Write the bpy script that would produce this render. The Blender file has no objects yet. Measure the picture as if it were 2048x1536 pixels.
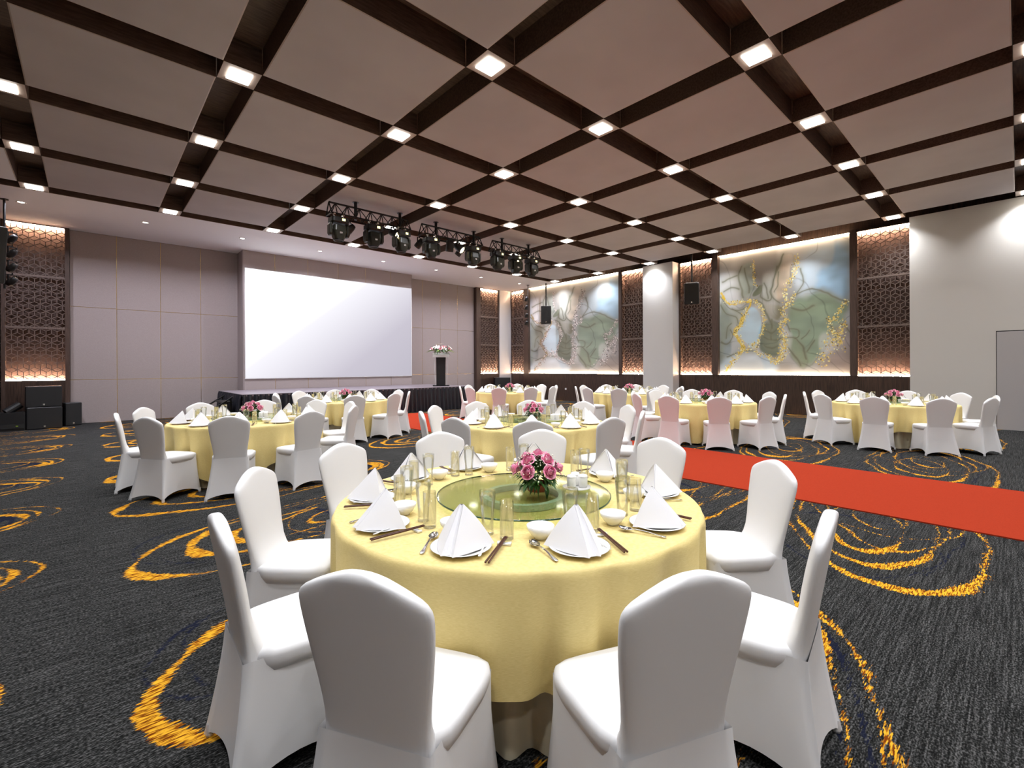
import bpy, math, random
import numpy as np
from mathutils import Vector, Matrix
random.seed(7); RNG = np.random.RandomState(7)
sc = bpy.context.scene
C = sc.collection
PI = math.pi

# ------------------------------------------------------------------ camera, world, exposure
YAW = 0.74; ROLL = 0.0046; CAMH = 1.47; HC = 5.24          # room axes: +Y towards the stage, +X towards the murals
cam_d = bpy.data.cameras.new('camera'); cam = bpy.data.objects.new('camera', cam_d); C.objects.link(cam)
cam_d.sensor_width = 36.0; cam_d.lens = 36.0*924.84/2048; cam_d.shift_y = -(768-735.07)/2048
cam_d.clip_start = 0.05; cam_d.clip_end = 100
cam.matrix_world = Matrix.Translation((0, 0, CAMH)) @ Matrix.Rotation(-YAW, 4, 'Z') @ Matrix.Rotation(PI/2, 4, 'X') @ Matrix.Rotation(-ROLL, 4, 'Z')
sc.camera = cam
w = bpy.data.worlds.new('world'); sc.world = w; w.use_nodes = True
w.node_tree.nodes['Background'].inputs[0].default_value = (0.5, 0.48, 0.5, 1)
w.node_tree.nodes['Background'].inputs[1].default_value = 0.02
vs = sc.view_settings
vs.view_transform = 'Standard'; vs.look = 'None'; vs.gamma = 1.0; vs.use_curve_mapping = False
vs.exposure = 0.0
LAMP_W = 29.0         # power of each square ceiling lamp (a louvred downlight)
LAMP = 9.0            # brightness of its visible diffuser
sc.cycles.transparent_max_bounces = 32; sc.cycles.diffuse_bounces = 4; sc.cycles.glossy_bounces = 3; sc.cycles.max_bounces = 7; sc.cycles.use_adaptive_sampling = True; sc.cycles.adaptive_threshold = 0.08; sc.cycles.adaptive_min_samples = 16
SPOT = 12.0; SPOT_W = 62.0     # visible lens and power of the small soffit downlights
LED_WARM = 70.0       # emission of the cove strips

# ------------------------------------------------------------------ materials
MATS = {}
def nd(nt, t, **kw):
    n = nt.nodes.new(t)
    for k, v in kw.items(): setattr(n, k, v)
    return n
def pmat(name, col, rough=0.6, metal=0.0, spec=0.5, noise=None, bump=None, col2=None, stretch=None, sheen=0.0, fac=(0.35, 0.65), coat=0.0):
    m = bpy.data.materials.new(name); m.use_nodes = True; nt = m.node_tree
    b = nt.nodes['Principled BSDF']
    b.inputs['Base Color'].default_value = (*col, 1); b.inputs['Roughness'].default_value = rough
    b.inputs['Metallic'].default_value = metal; b.inputs['Specular IOR Level'].default_value = spec
    if sheen: b.inputs['Sheen Weight'].default_value = sheen
    if coat: b.inputs['Coat Weight'].default_value = coat; b.inputs['Coat Roughness'].default_value = 0.15
    if noise:
        tc = nd(nt, 'ShaderNodeTexCoord'); mp = nd(nt, 'ShaderNodeMapping')
        mp.inputs['Scale'].default_value = stretch or (1, 1, 1)
        nt.links.new(tc.outputs['Object'], mp.inputs[0])
        nz = nd(nt, 'ShaderNodeTexNoise'); nz.inputs['Scale'].default_value = noise; nz.inputs['Detail'].default_value = 2
        nt.links.new(mp.outputs[0], nz.inputs['Vector'])
        if col2:
            cr = nd(nt, 'ShaderNodeValToRGB'); cr.color_ramp.elements[0].position = fac[0]; cr.color_ramp.elements[1].position = fac[1]
            cr.color_ramp.elements[0].color = (*col, 1); cr.color_ramp.elements[1].color = (*col2, 1)
            nt.links.new(nz.outputs[0], cr.inputs[0]); nt.links.new(cr.outputs[0], b.inputs['Base Color'])
        if bump:
            bp = nd(nt, 'ShaderNodeBump'); bp.inputs['Strength'].default_value = bump; bp.inputs['Distance'].default_value = 0.01
            nt.links.new(nz.outputs[0], bp.inputs['Height']); nt.links.new(bp.outputs[0], b.inputs['Normal'])
    MATS[name] = m
    return m
def emat(name, col, strength):
    m = bpy.data.materials.new(name); m.use_nodes = True; nt = m.node_tree
    nt.nodes.remove(nt.nodes['Principled BSDF'])
    e = nd(nt, 'ShaderNodeEmission'); e.inputs[0].default_value = (*col, 1); e.inputs[1].default_value = strength
    nt.links.new(e.outputs[0], nt.nodes['Material Output'].inputs[0]); MATS[name] = m
    if name in ('lamp', 'spot', 'display_lit'): m.cycles.emission_sampling = 'NONE'      # tiny next to the fittings' own lamps
    return m
def thin_glass(name, tint, gloss_lo, gloss_hi, rough=0.02):
    m = bpy.data.materials.new(name); m.use_nodes = True; nt = m.node_tree
    nt.nodes.remove(nt.nodes['Principled BSDF'])
    t = nd(nt, 'ShaderNodeBsdfTransparent'); t.inputs[0].default_value = (*tint, 1)
    g = nd(nt, 'ShaderNodeBsdfGlossy'); g.inputs['Roughness'].default_value = rough
    lw = nd(nt, 'ShaderNodeLayerWeight'); lw.inputs[0].default_value = 0.35
    mr = nd(nt, 'ShaderNodeMapRange'); mr.inputs['To Min'].default_value = gloss_lo; mr.inputs['To Max'].default_value = gloss_hi
    nt.links.new(lw.outputs['Fresnel'], mr.inputs[0])
    mx = nd(nt, 'ShaderNodeMixShader'); nt.links.new(mr.outputs[0], mx.inputs[0])
    nt.links.new(t.outputs[0], mx.inputs[1]); nt.links.new(g.outputs[0], mx.inputs[2])
    nt.links.new(mx.outputs[0], nt.nodes['Material Output'].inputs[0]); MATS[name] = m
    return m

pmat('chair_cover', (0.80, 0.79, 0.79), 0.55, spec=0.3)
pmat('gold_cloth', (0.70, 0.55, 0.215), 0.62, noise=60, col2=(0.78, 0.63, 0.27), stretch=(1, 1, 14), spec=0.3)
pmat('cream_cloth', (0.80, 0.72, 0.52), 0.65)
pmat('napkin', (0.86, 0.85, 0.87), 0.7, spec=0.3)
pmat('china', (0.88, 0.87, 0.84), 0.15, coat=0.5)
pmat('steel', (0.75, 0.75, 0.75), 0.12, metal=1.0)
pmat('chopstick', (0.045, 0.014, 0.010), 0.3, noise=40, col2=(0.10, 0.03, 0.02), stretch=(10, 1, 10))
pmat('ring_metal', (0.62, 0.70, 0.68), 0.4)
thin_glass('glass', (0.985, 0.99, 0.985), 0.0, 0.55)
thin_glass('susan_glass', (0.87, 0.92, 0.80), 0.0, 0.5, 0.05)
pmat('susan_edge', (0.012, 0.06, 0.03), 0.1, coat=0.6)
pmat('panel', (0.44, 0.402, 0.412), 0.75, noise=1.2, col2=(0.48, 0.44, 0.45))
pmat('soffit', (0.86, 0.84, 0.88), 0.8)
pmat('trim_light', (0.40, 0.32, 0.28), 0.5)
pmat('dark_wood', (0.030, 0.017, 0.012), 0.45, noise=6, col2=(0.075, 0.042, 0.028), stretch=(9, 9, 0.5))
pmat('channel_wood', (0.075, 0.045, 0.032), 0.5, noise=5, col2=(0.14, 0.085, 0.06), stretch=(1, 9, 9))
pmat('lattice_wood', (0.15, 0.108, 0.088), 0.5, noise=9, col2=(0.20, 0.145, 0.12), stretch=(6, 6, 1))
pmat('frame_wood', (0.065, 0.040, 0.030), 0.45, noise=7, col2=(0.10, 0.062, 0.047), stretch=(8, 8, 0.6))
pmat('backing', (0.06, 0.034, 0.027), 0.6, noise=8, col2=(0.085, 0.050, 0.040), stretch=(6, 6, 0.5))
pmat('wall_fabric', (0.38, 0.325, 0.31), 0.85, spec=0.2, noise=90, col2=(0.42, 0.36, 0.345))
pmat('gold_trim', (0.75, 0.55, 0.22), 0.22, metal=1.0)
pmat('grey_wall', (0.64, 0.61, 0.565), 0.7)
pmat('pillar_paint', (0.68, 0.665, 0.65), 0.7)
pmat('door_paint', (0.46, 0.435, 0.43), 0.6)
pmat('stage_top', (0.20, 0.17, 0.19), 0.35)
pmat('skirt_black', (0.018, 0.020, 0.028), 0.33, spec=0.6)
pmat('black_plastic', (0.012, 0.012, 0.013), 0.45)
pmat('black_metal', (0.02, 0.02, 0.02), 0.35, metal=0.6)
pmat('olive_plastic', (0.014, 0.0135, 0.008), 0.36)
pmat('navy_cab', (0.010, 0.012, 0.022), 0.5)
pmat('grille', (0.014, 0.014, 0.014), 0.6, noise=300, bump=0.3)
pmat('badge', (0.75, 0.74, 0.72), 0.25, metal=0.9)
pmat('white_plastic', (0.75, 0.75, 0.74), 0.4)
pmat('runner', (0.30, 0.031, 0.012), 0.95, spec=0.03, noise=120, col2=(0.34, 0.037, 0.015))
pmat('rose_pink', (0.80, 0.17, 0.36), 0.55, noise=40, col2=(0.90, 0.45, 0.58))
pmat('rose_pale', (0.86, 0.40, 0.48), 0.55, noise=25, col2=(0.92, 0.62, 0.64))
pmat('lily_white', (0.88, 0.85, 0.78), 0.5)
pmat('filler', (0.90, 0.86, 0.72), 0.7)
pmat('leaf', (0.022, 0.07, 0.012), 0.45, noise=20, col2=(0.05, 0.15, 0.02))
pmat('leaf_light', (0.20, 0.30, 0.03), 0.45)
pmat('terracotta', (0.32, 0.06, 0.02), 0.6)
pmat('acrylic', (0.75, 0.76, 0.76), 0.15)
emat('lamp', (1.0, 0.97, 0.88), LAMP)
emat('spot', (1.0, 0.90, 0.80), SPOT)
emat('led', (1.0, 0.68, 0.46), LED_WARM*3.0)
emat('led_mural', (1.0, 0.78, 0.56), LED_WARM*0.42)
emat('par_lit', (1.0, 0.82, 0.45), 25.0)
emat('display_lit', (1.0, 0.90, 0.35), 3.0)

def M(n): return MATS[n]

# projection screen: a bright picture, white towards the upper left
m = bpy.data.materials.new('screen_image'); m.use_nodes = True; nt = m.node_tree; nt.nodes.remove(nt.nodes['Principled BSDF'])
tc = nd(nt, 'ShaderNodeTexCoord'); sx = nd(nt, 'ShaderNodeSeparateXYZ'); nt.links.new(tc.outputs['Generated'], sx.inputs[0])
mu = nd(nt, 'ShaderNodeMath', operation='MULTIPLY_ADD'); nt.links.new(sx.outputs[2], mu.inputs[0]); mu.inputs[1].default_value = -0.75; nt.links.new(sx.outputs[0], mu.inputs[2])
cr = nd(nt, 'ShaderNodeValToRGB'); el = cr.color_ramp.elements
el[0].position = 0.0; el[0].color = (1, 1, 1, 1); el[1].position = 1.0; el[1].color = (0.205, 0.195, 0.225, 1)
e2 = el.new(0.40); e2.color = (0.37, 0.365, 0.39, 1); e3 = el.new(0.72); e3.color = (0.235, 0.222, 0.255, 1)
mr = nd(nt, 'ShaderNodeMapRange'); mr.inputs['From Min'].default_value = -0.75; mr.inputs['From Max'].default_value = 1.0
nt.links.new(mu.outputs[0], mr.inputs[0]); nt.links.new(mr.outputs[0], cr.inputs[0])
em = nd(nt, 'ShaderNodeEmission'); nt.links.new(cr.outputs[0], em.inputs[0]); em.inputs[1].default_value = 2.6
nt.links.new(em.outputs[0], nt.nodes['Material Output'].inputs[0]); MATS['screen'] = m

# carpet: streaky charcoal broadloom with repeating gold and navy ring motifs
def carpet_material():
    m = bpy.data.materials.new('carpet'); m.use_nodes = True; nt = m.node_tree; L = nt.links.new
    b = nt.nodes['Principled BSDF']; b.inputs['Roughness'].default_value = 0.95; b.inputs['Specular IOR Level'].default_value = 0.03
    def mth(op, a, b_=None, c=None, clamp=False):
        n = nd(nt, 'ShaderNodeMath', operation=op); n.use_clamp = clamp
        for i, v in enumerate((a, b_, c)):
            if v is None: continue
            if isinstance(v, (int, float)): n.inputs[i].default_value = v
            else: L(v, n.inputs[i])
        return n.outputs[0]
    geo = nd(nt, 'ShaderNodeNewGeometry'); pos = geo.outputs['Position']
    def noise(scale, sc3=(1, 1, 1), detail=2, off=0.0):
        mp = nd(nt, 'ShaderNodeMapping'); mp.inputs['Scale'].default_value = sc3; mp.inputs['Location'].default_value = (off, off*1.7, 0); L(pos, mp.inputs[0])
        n = nd(nt, 'ShaderNodeTexNoise'); n.inputs['Scale'].default_value = scale; n.inputs['Detail'].default_value = detail; L(mp.outputs[0], n.inputs['Vector'])
        return n.outputs[0]
    sp = nd(nt, 'ShaderNodeSeparateXYZ'); L(pos, sp.inputs[0])
    PX, PY = 3.70, 1.87
    wx = mth('MULTIPLY', mth('SUBTRACT', noise(0.9, off=3), 0.5), 0.32)
    wy = mth('MULTIPLY', mth('SUBTRACT', noise(1.1, off=9), 0.5), 0.26)
    fine = mth('MULTIPLY', mth('SUBTRACT', noise(38, (1, 4, 1), off=5), 0.5), 0.05)
    x0 = mth('ADD', sp.outputs[0], wx); y0 = mth('ADD', mth('ADD', sp.outputs[1], wy), fine)
    tx = mth('FLOORED_MODULO', mth('SUBTRACT', x0, -0.03), PX)       # 0..3.7, motif starts near 0.2
    ty = mth('FLOORED_MODULO', mth('SUBTRACT', y0, 1.85), PY)        # 0..1.87, centre 0.93
    brk = noise(2.3, (1, 1, 1), 2, off=21)
    rag = mth('MULTIPLY', mth('SUBTRACT', noise(34, (0.5, 2.2, 1), 2, off=31), 0.56), 0.085)
    def ring(cx, cy, a, bb, w0, w1, side, shear=0.16, thr=0.0):
        dx = mth('SUBTRACT', tx, cx); dy = mth('SUBTRACT', mth('SUBTRACT', ty, cy), mth('MULTIPLY', dx, shear))
        ex = mth('DIVIDE', dx, a); ey = mth('DIVIDE', dy, bb)
        r = mth('SQRT', mth('ADD', mth('MULTIPLY', ex, ex), mth('MULTIPLY', ey, ey)))
        cosv = mth('DIVIDE', ex, mth('MAXIMUM', r, 0.01))
        ga = mth('DIVIDE', ex, a); gb = mth('DIVIDE', ey, bb)
        gm = mth('DIVIDE', mth('SQRT', mth('ADD', mth('MULTIPLY', ga, ga), mth('MULTIPLY', gb, gb))), mth('MAXIMUM', r, 0.01))
        d = mth('DIVIDE', mth('ABSOLUTE', mth('SUBTRACT', r, 1.0)), mth('MAXIMUM', gm, 0.05))
        # stroke is heavy on one end, thin elsewhere
        k = mth('POWER', mth('MAXIMUM', mth('MULTIPLY', cosv, side), 0.0), 3.0)
        wd = mth('MULTIPLY_ADD', k, w1*0.52, w0*0.8)
        wd = mth('MULTIPLY', wd, mth('MULTIPLY_ADD', brk, 3.4, -0.95 - thr, clamp=False))
        return mth('MULTIPLY', mth('SUBTRACT', mth('ADD', wd, rag), d), 130.0, clamp=True)
    gold = ring(1.85, 0.93, 1.62, 0.72, 0.022, 0.085, -1)
    for a in ((1.80, 1.02, 1.22, 0.54, 0.020, 0.10, -1), (2.15, 0.90, 1.10, 0.46, 0.022, 0.07, 1), (1.55, 0.98, 0.66, 0.30, 0.018, 0.10, -1),
              (2.35, 0.96, 0.98, 0.62, 0.014, 0.05, 1), (2.05, 0.95, 0.50, 0.20, 0.016, 0.05, -1)):
        gold = mth('MAXIMUM', gold, ring(*a))
    navy = ring(1.70, 0.98, 1.45, 0.66, 0.020, 0.06, 1, 0.02)
    navy = mth('MAXIMUM', navy, ring(2.2, 0.88, 0.85, 0.40, 0.022, 0.06, 1, 0.25))
    navy = mth('MAXIMUM', navy, ring(1.1, 1.0, 0.72, 0.62, 0.016, 0.05, 1, 0.1))
    st = noise(3.0, (0.9, 26, 1), 3); st2 = noise(30, (0.7, 5.0, 1), 2, off=2); sp2 = noise(150, (0.55, 1, 1), 1, off=4)
    v = mth('ADD', mth('MULTIPLY', st, 0.28), mth('ADD', mth('MULTIPLY', st2, 0.24), mth('MULTIPLY', sp2, 0.48)))
    cr = nd(nt, 'ShaderNodeValToRGB'); e = cr.color_ramp.elements
    e[0].position = 0.40; e[0].color = (0.006, 0.006, 0.006, 1); e[1].position = 0.66; e[1].color = (0.125, 0.122, 0.12, 1)
    k2 = e.new(0.50); k2.color = (0.023, 0.023, 0.022, 1); L(v, cr.inputs[0])
    gr = nd(nt, 'ShaderNodeValToRGB'); e = gr.color_ramp.elements
    e[0].position = 0.44; e[0].color = (0.16, 0.035, 0.004, 1); e[1].position = 0.55; e[1].color = (0.80, 0.40, 0.028, 1)
    L(mth('ADD', mth('MULTIPLY', st2, 0.5), mth('MULTIPLY', noise(26, (0.6, 3, 1), 2, off=13), 0.5)), gr.inputs[0])
    m1 = nd(nt, 'ShaderNodeMix', data_type='RGBA'); L(mth('MULTIPLY', navy, 0.85), m1.inputs['Factor']); L(cr.outputs[0], m1.inputs[6]); m1.inputs[7].default_value = (0.008, 0.010, 0.024, 1)
    m2 = nd(nt, 'ShaderNodeMix', data_type='RGBA'); L(gold, m2.inputs['Factor']); L(m1.outputs[2], m2.inputs[6]); L(gr.outputs[0], m2.inputs[7])
    L(m2.outputs[2], b.inputs['Base Color'])
    MATS['carpet'] = m
carpet_material()
m = bpy.data.materials.new('mural_paint'); m.use_nodes = True; nt = m.node_tree; b = nt.nodes['Principled BSDF']; b.inputs['Roughness'].default_value = 0.5
at = nd(nt, 'ShaderNodeVertexColor'); at.layer_name = 'paint'; nt.links.new(at.outputs[0], b.inputs['Base Color']); MATS['mural'] = m

# ------------------------------------------------------------------ mesh helpers
class G:
    def __init__(s): s.v = []; s.f = []; s.mi = []; s.m = 0
    def add(s, vs, fs):
        o = len(s.v); s.v += [tuple(p) for p in vs]; s.f += [tuple(i+o for i in f) for f in fs]; s.mi += [s.m]*len(fs); return s
    def box(s, x0, x1, y0, y1, z0, z1):
        return s.add([(x0,y0,z0),(x1,y0,z0),(x1,y1,z0),(x0,y1,z0),(x0,y0,z1),(x1,y0,z1),(x1,y1,z1),(x0,y1,z1)],
                     [(0,3,2,1),(4,5,6,7),(0,1,5,4),(1,2,6,5),(2,3,7,6),(3,0,4,7)])
    def cbox(s, c, d): return s.box(c[0]-d[0]/2, c[0]+d[0]/2, c[1]-d[1]/2, c[1]+d[1]/2, c[2]-d[2]/2, c[2]+d[2]/2)
    def tube(s, p0, p1, r, n=8, r1=None):
        p0 = Vector(p0); p1 = Vector(p1); d = (p1-p0).normalized(); r1 = r if r1 is None else r1
        a = d.orthogonal().normalized(); b = d.cross(a)
        vs = [p + (a*math.cos(2*PI*i/n)+b*math.sin(2*PI*i/n))*q for p, q in ((p0, r), (p1, r1)) for i in range(n)]
        fs = [(i, (i+1) % n, n+(i+1) % n, n+i) for i in range(n)] + [tuple(range(n))[::-1], tuple(range(n, 2*n))]
        return s.add(vs, fs)
    def bar(s, p0, p1, wd, dp, up):
        p0 = Vector(p0); p1 = Vector(p1); d = (p1-p0).normalized(); up = Vector(up); sd = d.cross(up).normalized()*wd/2; u = up*dp/2
        vs = [p+a for p in (p0, p1) for a in (-sd-u, sd-u, sd+u, -sd+u)]
        return s.add(vs, [(0,1,2,3)[::-1], (4,5,6,7), (0,1,5,4), (1,2,6,5), (2,3,7,6), (3,0,4,7)])
    def loft(s, loops, cap0=False, cap1=False, closed=True):
        n = len(loops[0]); vs = [p for l in loops for p in l]; fs = []
        for k in range(len(loops)-1):
            for i in range(n if closed else n-1):
                j = (i+1) % n; fs.append((k*n+i, k*n+j, (k+1)*n+j, (k+1)*n+i))
        if cap0: fs.append(tuple(range(n))[::-1])
        if cap1: fs.append(tuple(range((len(loops)-1)*n, len(loops)*n)))
        return s.add(vs, fs)
    def lathe(s, prof, n=24, c=(0, 0, 0), cap0=False, cap1=False):
        return s.loft([[(c[0]+r*math.cos(2*PI*i/n), c[1]+r*math.sin(2*PI*i/n), c[2]+z) for i in range(n)] for r, z in prof], cap0, cap1)
    def xf(s, mat, start=0):
        s.v = s.v[:start] + [tuple(mat @ Vector(p)) for p in s.v[start:]]; return s
    def mesh(s, name, mats, smooth=False):
        me = bpy.data.meshes.new(name); me.from_pydata(s.v, [], s.f)
        for mm in (mats if isinstance(mats, (list, tuple)) else [mats]): me.materials.append(M(mm))
        if any(s.mi): me.polygons.foreach_set('material_index', s.mi)
        if smooth: me.polygons.foreach_set('use_smooth', [True]*len(me.polygons))
        me.update(); return me
    def build(s, name, mats, parent=None, smooth=False, loc=None):
        return ob(name, s.mesh(name, mats, smooth), parent, loc)
def ob(name, me, parent=None, loc=None, rz=0.0):
    o = bpy.data.objects.new(name, me); C.objects.link(o)
    if parent is not None: o.parent = parent
    if loc is not None: o.location = loc
    if rz: o.rotation_euler = (0, 0, rz)
    return o
def tag(o, label, cat, group=None):
    o['label'] = label; o['category'] = cat
    if group: o['group'] = group
    return o
def thing(name, label, cat, loc=(0, 0, 0), rz=0.0, group=None):
    return tag(ob(name, None, None, loc, rz), label, cat, group)
def struct(o): o['kind'] = 'structure'; return o
def copy_tree(o, loc=None, rz=None, label=None, parent=None, group=None):
    c = o.copy(); C.objects.link(c); c.parent = parent
    if loc is not None: c.location = loc
    if rz is not None: c.rotation_euler = (0, 0, rz)
    if label: c['label'] = label
    if group: c['group'] = group
    for ch in KIDS.get(o.name, []): copy_tree(ch, parent=c)
    return c
KIDS = {}
def freeze(root):           # remember children of a prototype for copying
    for ch in root.children:
        KIDS.setdefault(root.name, []).append(ch); freeze(ch)
    return root
def rrect(hx, hy, r, n=4, z=0.0, cx=0, cy=0):
    out = []
    for k, (sx_, sy_) in enumerate(((1, 1), (-1, 1), (-1, -1), (1, -1))):
        for i in range(n+1):
            a = PI/2*(k + i/n); out.append((cx+sx_*(hx-r)+r*math.cos(a), cy+sy_*(hy-r)+r*math.sin(a), z))
    return out
def sst(a, b, x):
    t = np.clip((x-a)/(b-a), 0, 1); return t*t*(3-2*t)

# ------------------------------------------------------------------ grid of the coffered ceiling
GX, GY, SX, SY = -0.836, 6.757, 2.2728, 2.3122
CW = 0.22                 # half width of the wooden channels
XL, XR, XRB, YF, YB = -1.68, 15.40, 15.85, -3.7, 17.24
gx = [GX+SX*i for i in range(8)]; gy = [GY+SY*j for j in range(-4, 4)]

# floor
fl = struct(G().box(XL-0.1, 16.2, YF-0.1, YB+0.1, -0.1, 0.0).build('floor', 'carpet'))
# ceiling: recessed wooden channels, dropped panels
DEP = 0.34
ceil = struct(G().box(XL-0.1, 16.2, YF-0.1, YB+0.1, HC+DEP, HC+DEP+0.1).build('ceiling', 'channel_wood'))
def ceiling_panel(x0, x1, y0, y1, name='ceiling_panel', mat='panel'):
    g = G(); g.m = 1
    g.add([(x0,y0,HC),(x1,y0,HC),(x1,y1,HC),(x0,y1,HC),(x0,y0,HC+DEP),(x1,y0,HC+DEP),(x1,y1,HC+DEP),(x0,y1,HC+DEP)], [(0,1,5,4),(1,2,6,5),(2,3,7,6),(3,0,4,7)])
    t = 0.014; g.m = 2
    g.add([(x0,y0,HC),(x1,y0,HC),(x1,y1,HC),(x0,y1,HC),(x0+t,y0+t,HC-0.004),(x1-t,y0+t,HC-0.004),(x1-t,y1-t,HC-0.004),(x0+t,y1-t,HC-0.004)], [(0,4,5,1),(1,5,6,2),(2,6,7,3),(3,7,4,0)])
    g.m = 0
    g.add([(x0+t,y0+t,HC-0.004),(x1-t,y0+t,HC-0.004),(x1-t,y1-t,HC-0.004),(x0+t,y1-t,HC-0.004)], [(0,3,2,1)])
    return g.build(name, [mat, 'channel_wood', 'trim_light'], ceil)
for i in range(7):
    for j in range(7):
        ceiling_panel(gx[i]+CW, gx[i+1]-CW, gy[j]+CW, gy[j+1]-CW)
    ceiling_panel(gx[i]+CW, gx[i+1]-CW, YF, gy[0]-CW)
for j in range(7): ceiling_panel(XL, gx[0]-CW, gy[j]+CW, gy[j+1]-CW, 'border_panel', 'soffit')
ceiling_panel(XL, gx[0]-CW, YF, gy[0]-CW, 'border_panel', 'soffit')
ceiling_panel(XL, 15.50, gy[7]+CW, YB, 'soffit_panel', 'soffit')

# ------------------------------------------------------------------ lamps
h = G(); q = CW-0.008; l = 0.128
h.add([(-q,-q,0),(q,-q,0),(q,q,0),(-q,q,0),(-q,-q,DEP-0.01),(q,-q,DEP-0.01),(q,q,DEP-0.01),(-q,q,DEP-0.01)], [(0,1,5,4),(1,2,6,5),(2,3,7,6),(3,0,4,7),(4,5,6,7)])
h.m = 1
h.add([(-q,-q,0),(q,-q,0),(q,q,0),(-q,q,0),(-l,-l,0.004),(l,-l,0.004),(l,l,0.004),(-l,l,0.004)], [(0,4,5,1),(1,5,6,2),(2,6,7,3),(3,7,4,0)])
h_me = h.mesh('lamp_housing', ['channel_wood', 'trim_light'])
d_me = G().box(-l, l, -l, l, -0.016, 0.012).mesh('diffuser', 'lamp')
rows = ['back', 'seventh', 'sixth', 'fifth', 'fourth', 'third', 'second', 'first']
ordn = ['first', 'second', 'third', 'fourth', 'fifth', 'sixth', 'seventh', 'eighth']
for i in range(8):
    for j in range(8):
        r = ordn[7-j]; c_ = ordn[i]
        t = thing('ceiling_light', f'square ceiling lamp, {r} row from the stage, {c_} from the left', 'ceiling light', (gx[i], gy[j], HC), 0, 'square lamps at the channel crossings')
        ob('housing', h_me, t); ob('diffuser', d_me, t)
        if i == 0 and j == 0:
            la = bpy.data.lights.new('lamp_light', 'AREA'); la.shape = 'SQUARE'; la.size = 2*l; la.energy = LAMP_W; la.color = (0.93, 0.955, 1.0); la.spread = math.radians(116)
        ob('lamp_light', la, t, (0, 0, -0.018))
ring_me = G().lathe([(0.085, 0.0), (0.085, -0.012), (0.062, -0.012), (0.058, -0.002)], 20).mesh('trim_ring', 'white_plastic', True)
lens_me = G().lathe([(0.058, -0.006), (0.0005, -0.006)], 16).mesh('lens', 'spot')
for k in range(8):
    t = thing('downlight', f'small round downlight in the white soffit, {ordn[k]} from the left', 'downlight', (-1.127+2.195*k, 15.08, HC-0.004), 0, 'downlights above the stage')
    ob('trim_ring', ring_me, t); ob('lens', lens_me, t)
    if k == 0:
        ls = bpy.data.lights.new('spot_light', 'AREA'); ls.shape = 'DISK'; ls.size = 0.11; ls.energy = SPOT_W; ls.color = (0.86, 0.86, 1.0); ls.spread = math.radians(150)
    ob('spot_light', ls, t, (0, 0, -0.015))

# ------------------------------------------------------------------ walls
# stage wall with fabric panels, gold joints, and a box-out that carries the screen
wb = struct(G().box(XL-0.1, 16.2, YB+0.03, YB+0.15, 0, HC).build('wall_back', 'wall_fabric'))
BX0, BX1, BY = 3.60, 9.60, 16.52
struct(G().box(BX0, BX1, BY+0.04, YB, 0, HC).build('wall_bumpout', 'wall_fabric'))
bump = bpy.data.objects['wall_bumpout']
zs = [0.0, 1.19, 3.18, HC]
def panels(xs, y, par, zs=zs, th=0.03, gap=0.006):
    for a, b_ in zip(xs[:-1], xs[1:]):
        for z0, z1 in zip(zs[:-1], zs[1:]):
            G().box(a+gap, b_-gap, y, y+th, z0+gap, z1-gap).build('wall_panel', 'wall_fabric', par)
    for x in xs[1:-1]: G().box(x-0.008, x+0.008, y+0.004, y+th, 0, HC).build('gold_joint', 'gold_trim', par)
    for z in zs[1:-1]: G().box(xs[0], xs[-1], y+0.005, y+th, z-0.008, z+0.008).build('gold_joint', 'gold_trim', par)
panels([-0.39, 0.572, 1.565, 2.571, 3.60], YB, wb)
panels([9.60, 10.546, 11.462, 12.382, 13.33], YB, wb)
panels([3.60, 4.52, 5.57, 6.62, 7.66, 8.69, 9.60], BY, bump, [0.0, 1.19, 4.66, HC], 0.04)
G().box(BX0-0.02, BX0, BY, YB, 0, HC).build('side_panel', 'wall_fabric', bump)
G().box(BX1, BX1+0.02, BY, YB, 0, HC).build('side_panel', 'wall_fabric', bump)
scr = thing('projection_screen', 'large bright white projection screen above the stage', 'screen', (0, 0, 0))
G().box(3.645, 9.575, BY-0.03, BY-0.012, 1.165, 4.66).build('picture', 'screen', scr)
G().box(3.625, 9.595, BY-0.028, BY-0.002, 1.145, 4.68).build('frame', 'white_plastic', scr)
# left, camera-side and mural-side walls
struct(G().box(XL-0.1, XL, YF, YB, 0, HC).build('wall_left', 'dark_wood'))
struct(G().box(XL-0.1, 16.2, YF-0.1, YF, 0, HC).build('wall_front', 'grey_wall'))
struct(G().box(16.1, 16.2, YF, YB, 0, HC+DEP).build('wall_right', 'dark_wood'))
gw = struct(G().box(XR, 16.1, YF, 1.86, 0, HC).build('wall_grey', 'grey_wall'))
pl = struct(G().box(XR, 16.1, 8.33, 9.54, 0, HC).build('wall_pillar', 'pillar_paint'))
cp = struct(G().box(14.74, 15.62, 17.02, YB+0.03, 0, HC).build('wall_corner_pillar', 'pillar_paint'))
dr = struct(G().box(XR-0.012, XR+0.01, -0.75, 0.335, 0.0, 2.24).build('door_1', 'door_paint'))
g = G(); g.box(XR-0.006, XR+0.01, 0.335, 0.345, 0, 2.26); g.box(XR-0.006, XR+0.01, -0.76, -0.75, 0, 2.26); g.box(XR-0.006, XR+0.01, -0.75, 0.335, 2.24, 2.26)
g.build('door_gap', 'black_metal', dr)
G().box(XR-0.05, XR-0.012, -0.66, -0.62, 0.98, 1.10).build('door_handle', 'steel', dr)
struct(G().box(XR-0.012, XR, YF, -0.77, 0, 0.08).build('baseboard_right', 'grey_wall'))
struct(G().box(XR-0.012, XR, 0.35, 1.86, 0, 0.08).build('baseboard_right', 'grey_wall'))

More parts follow.
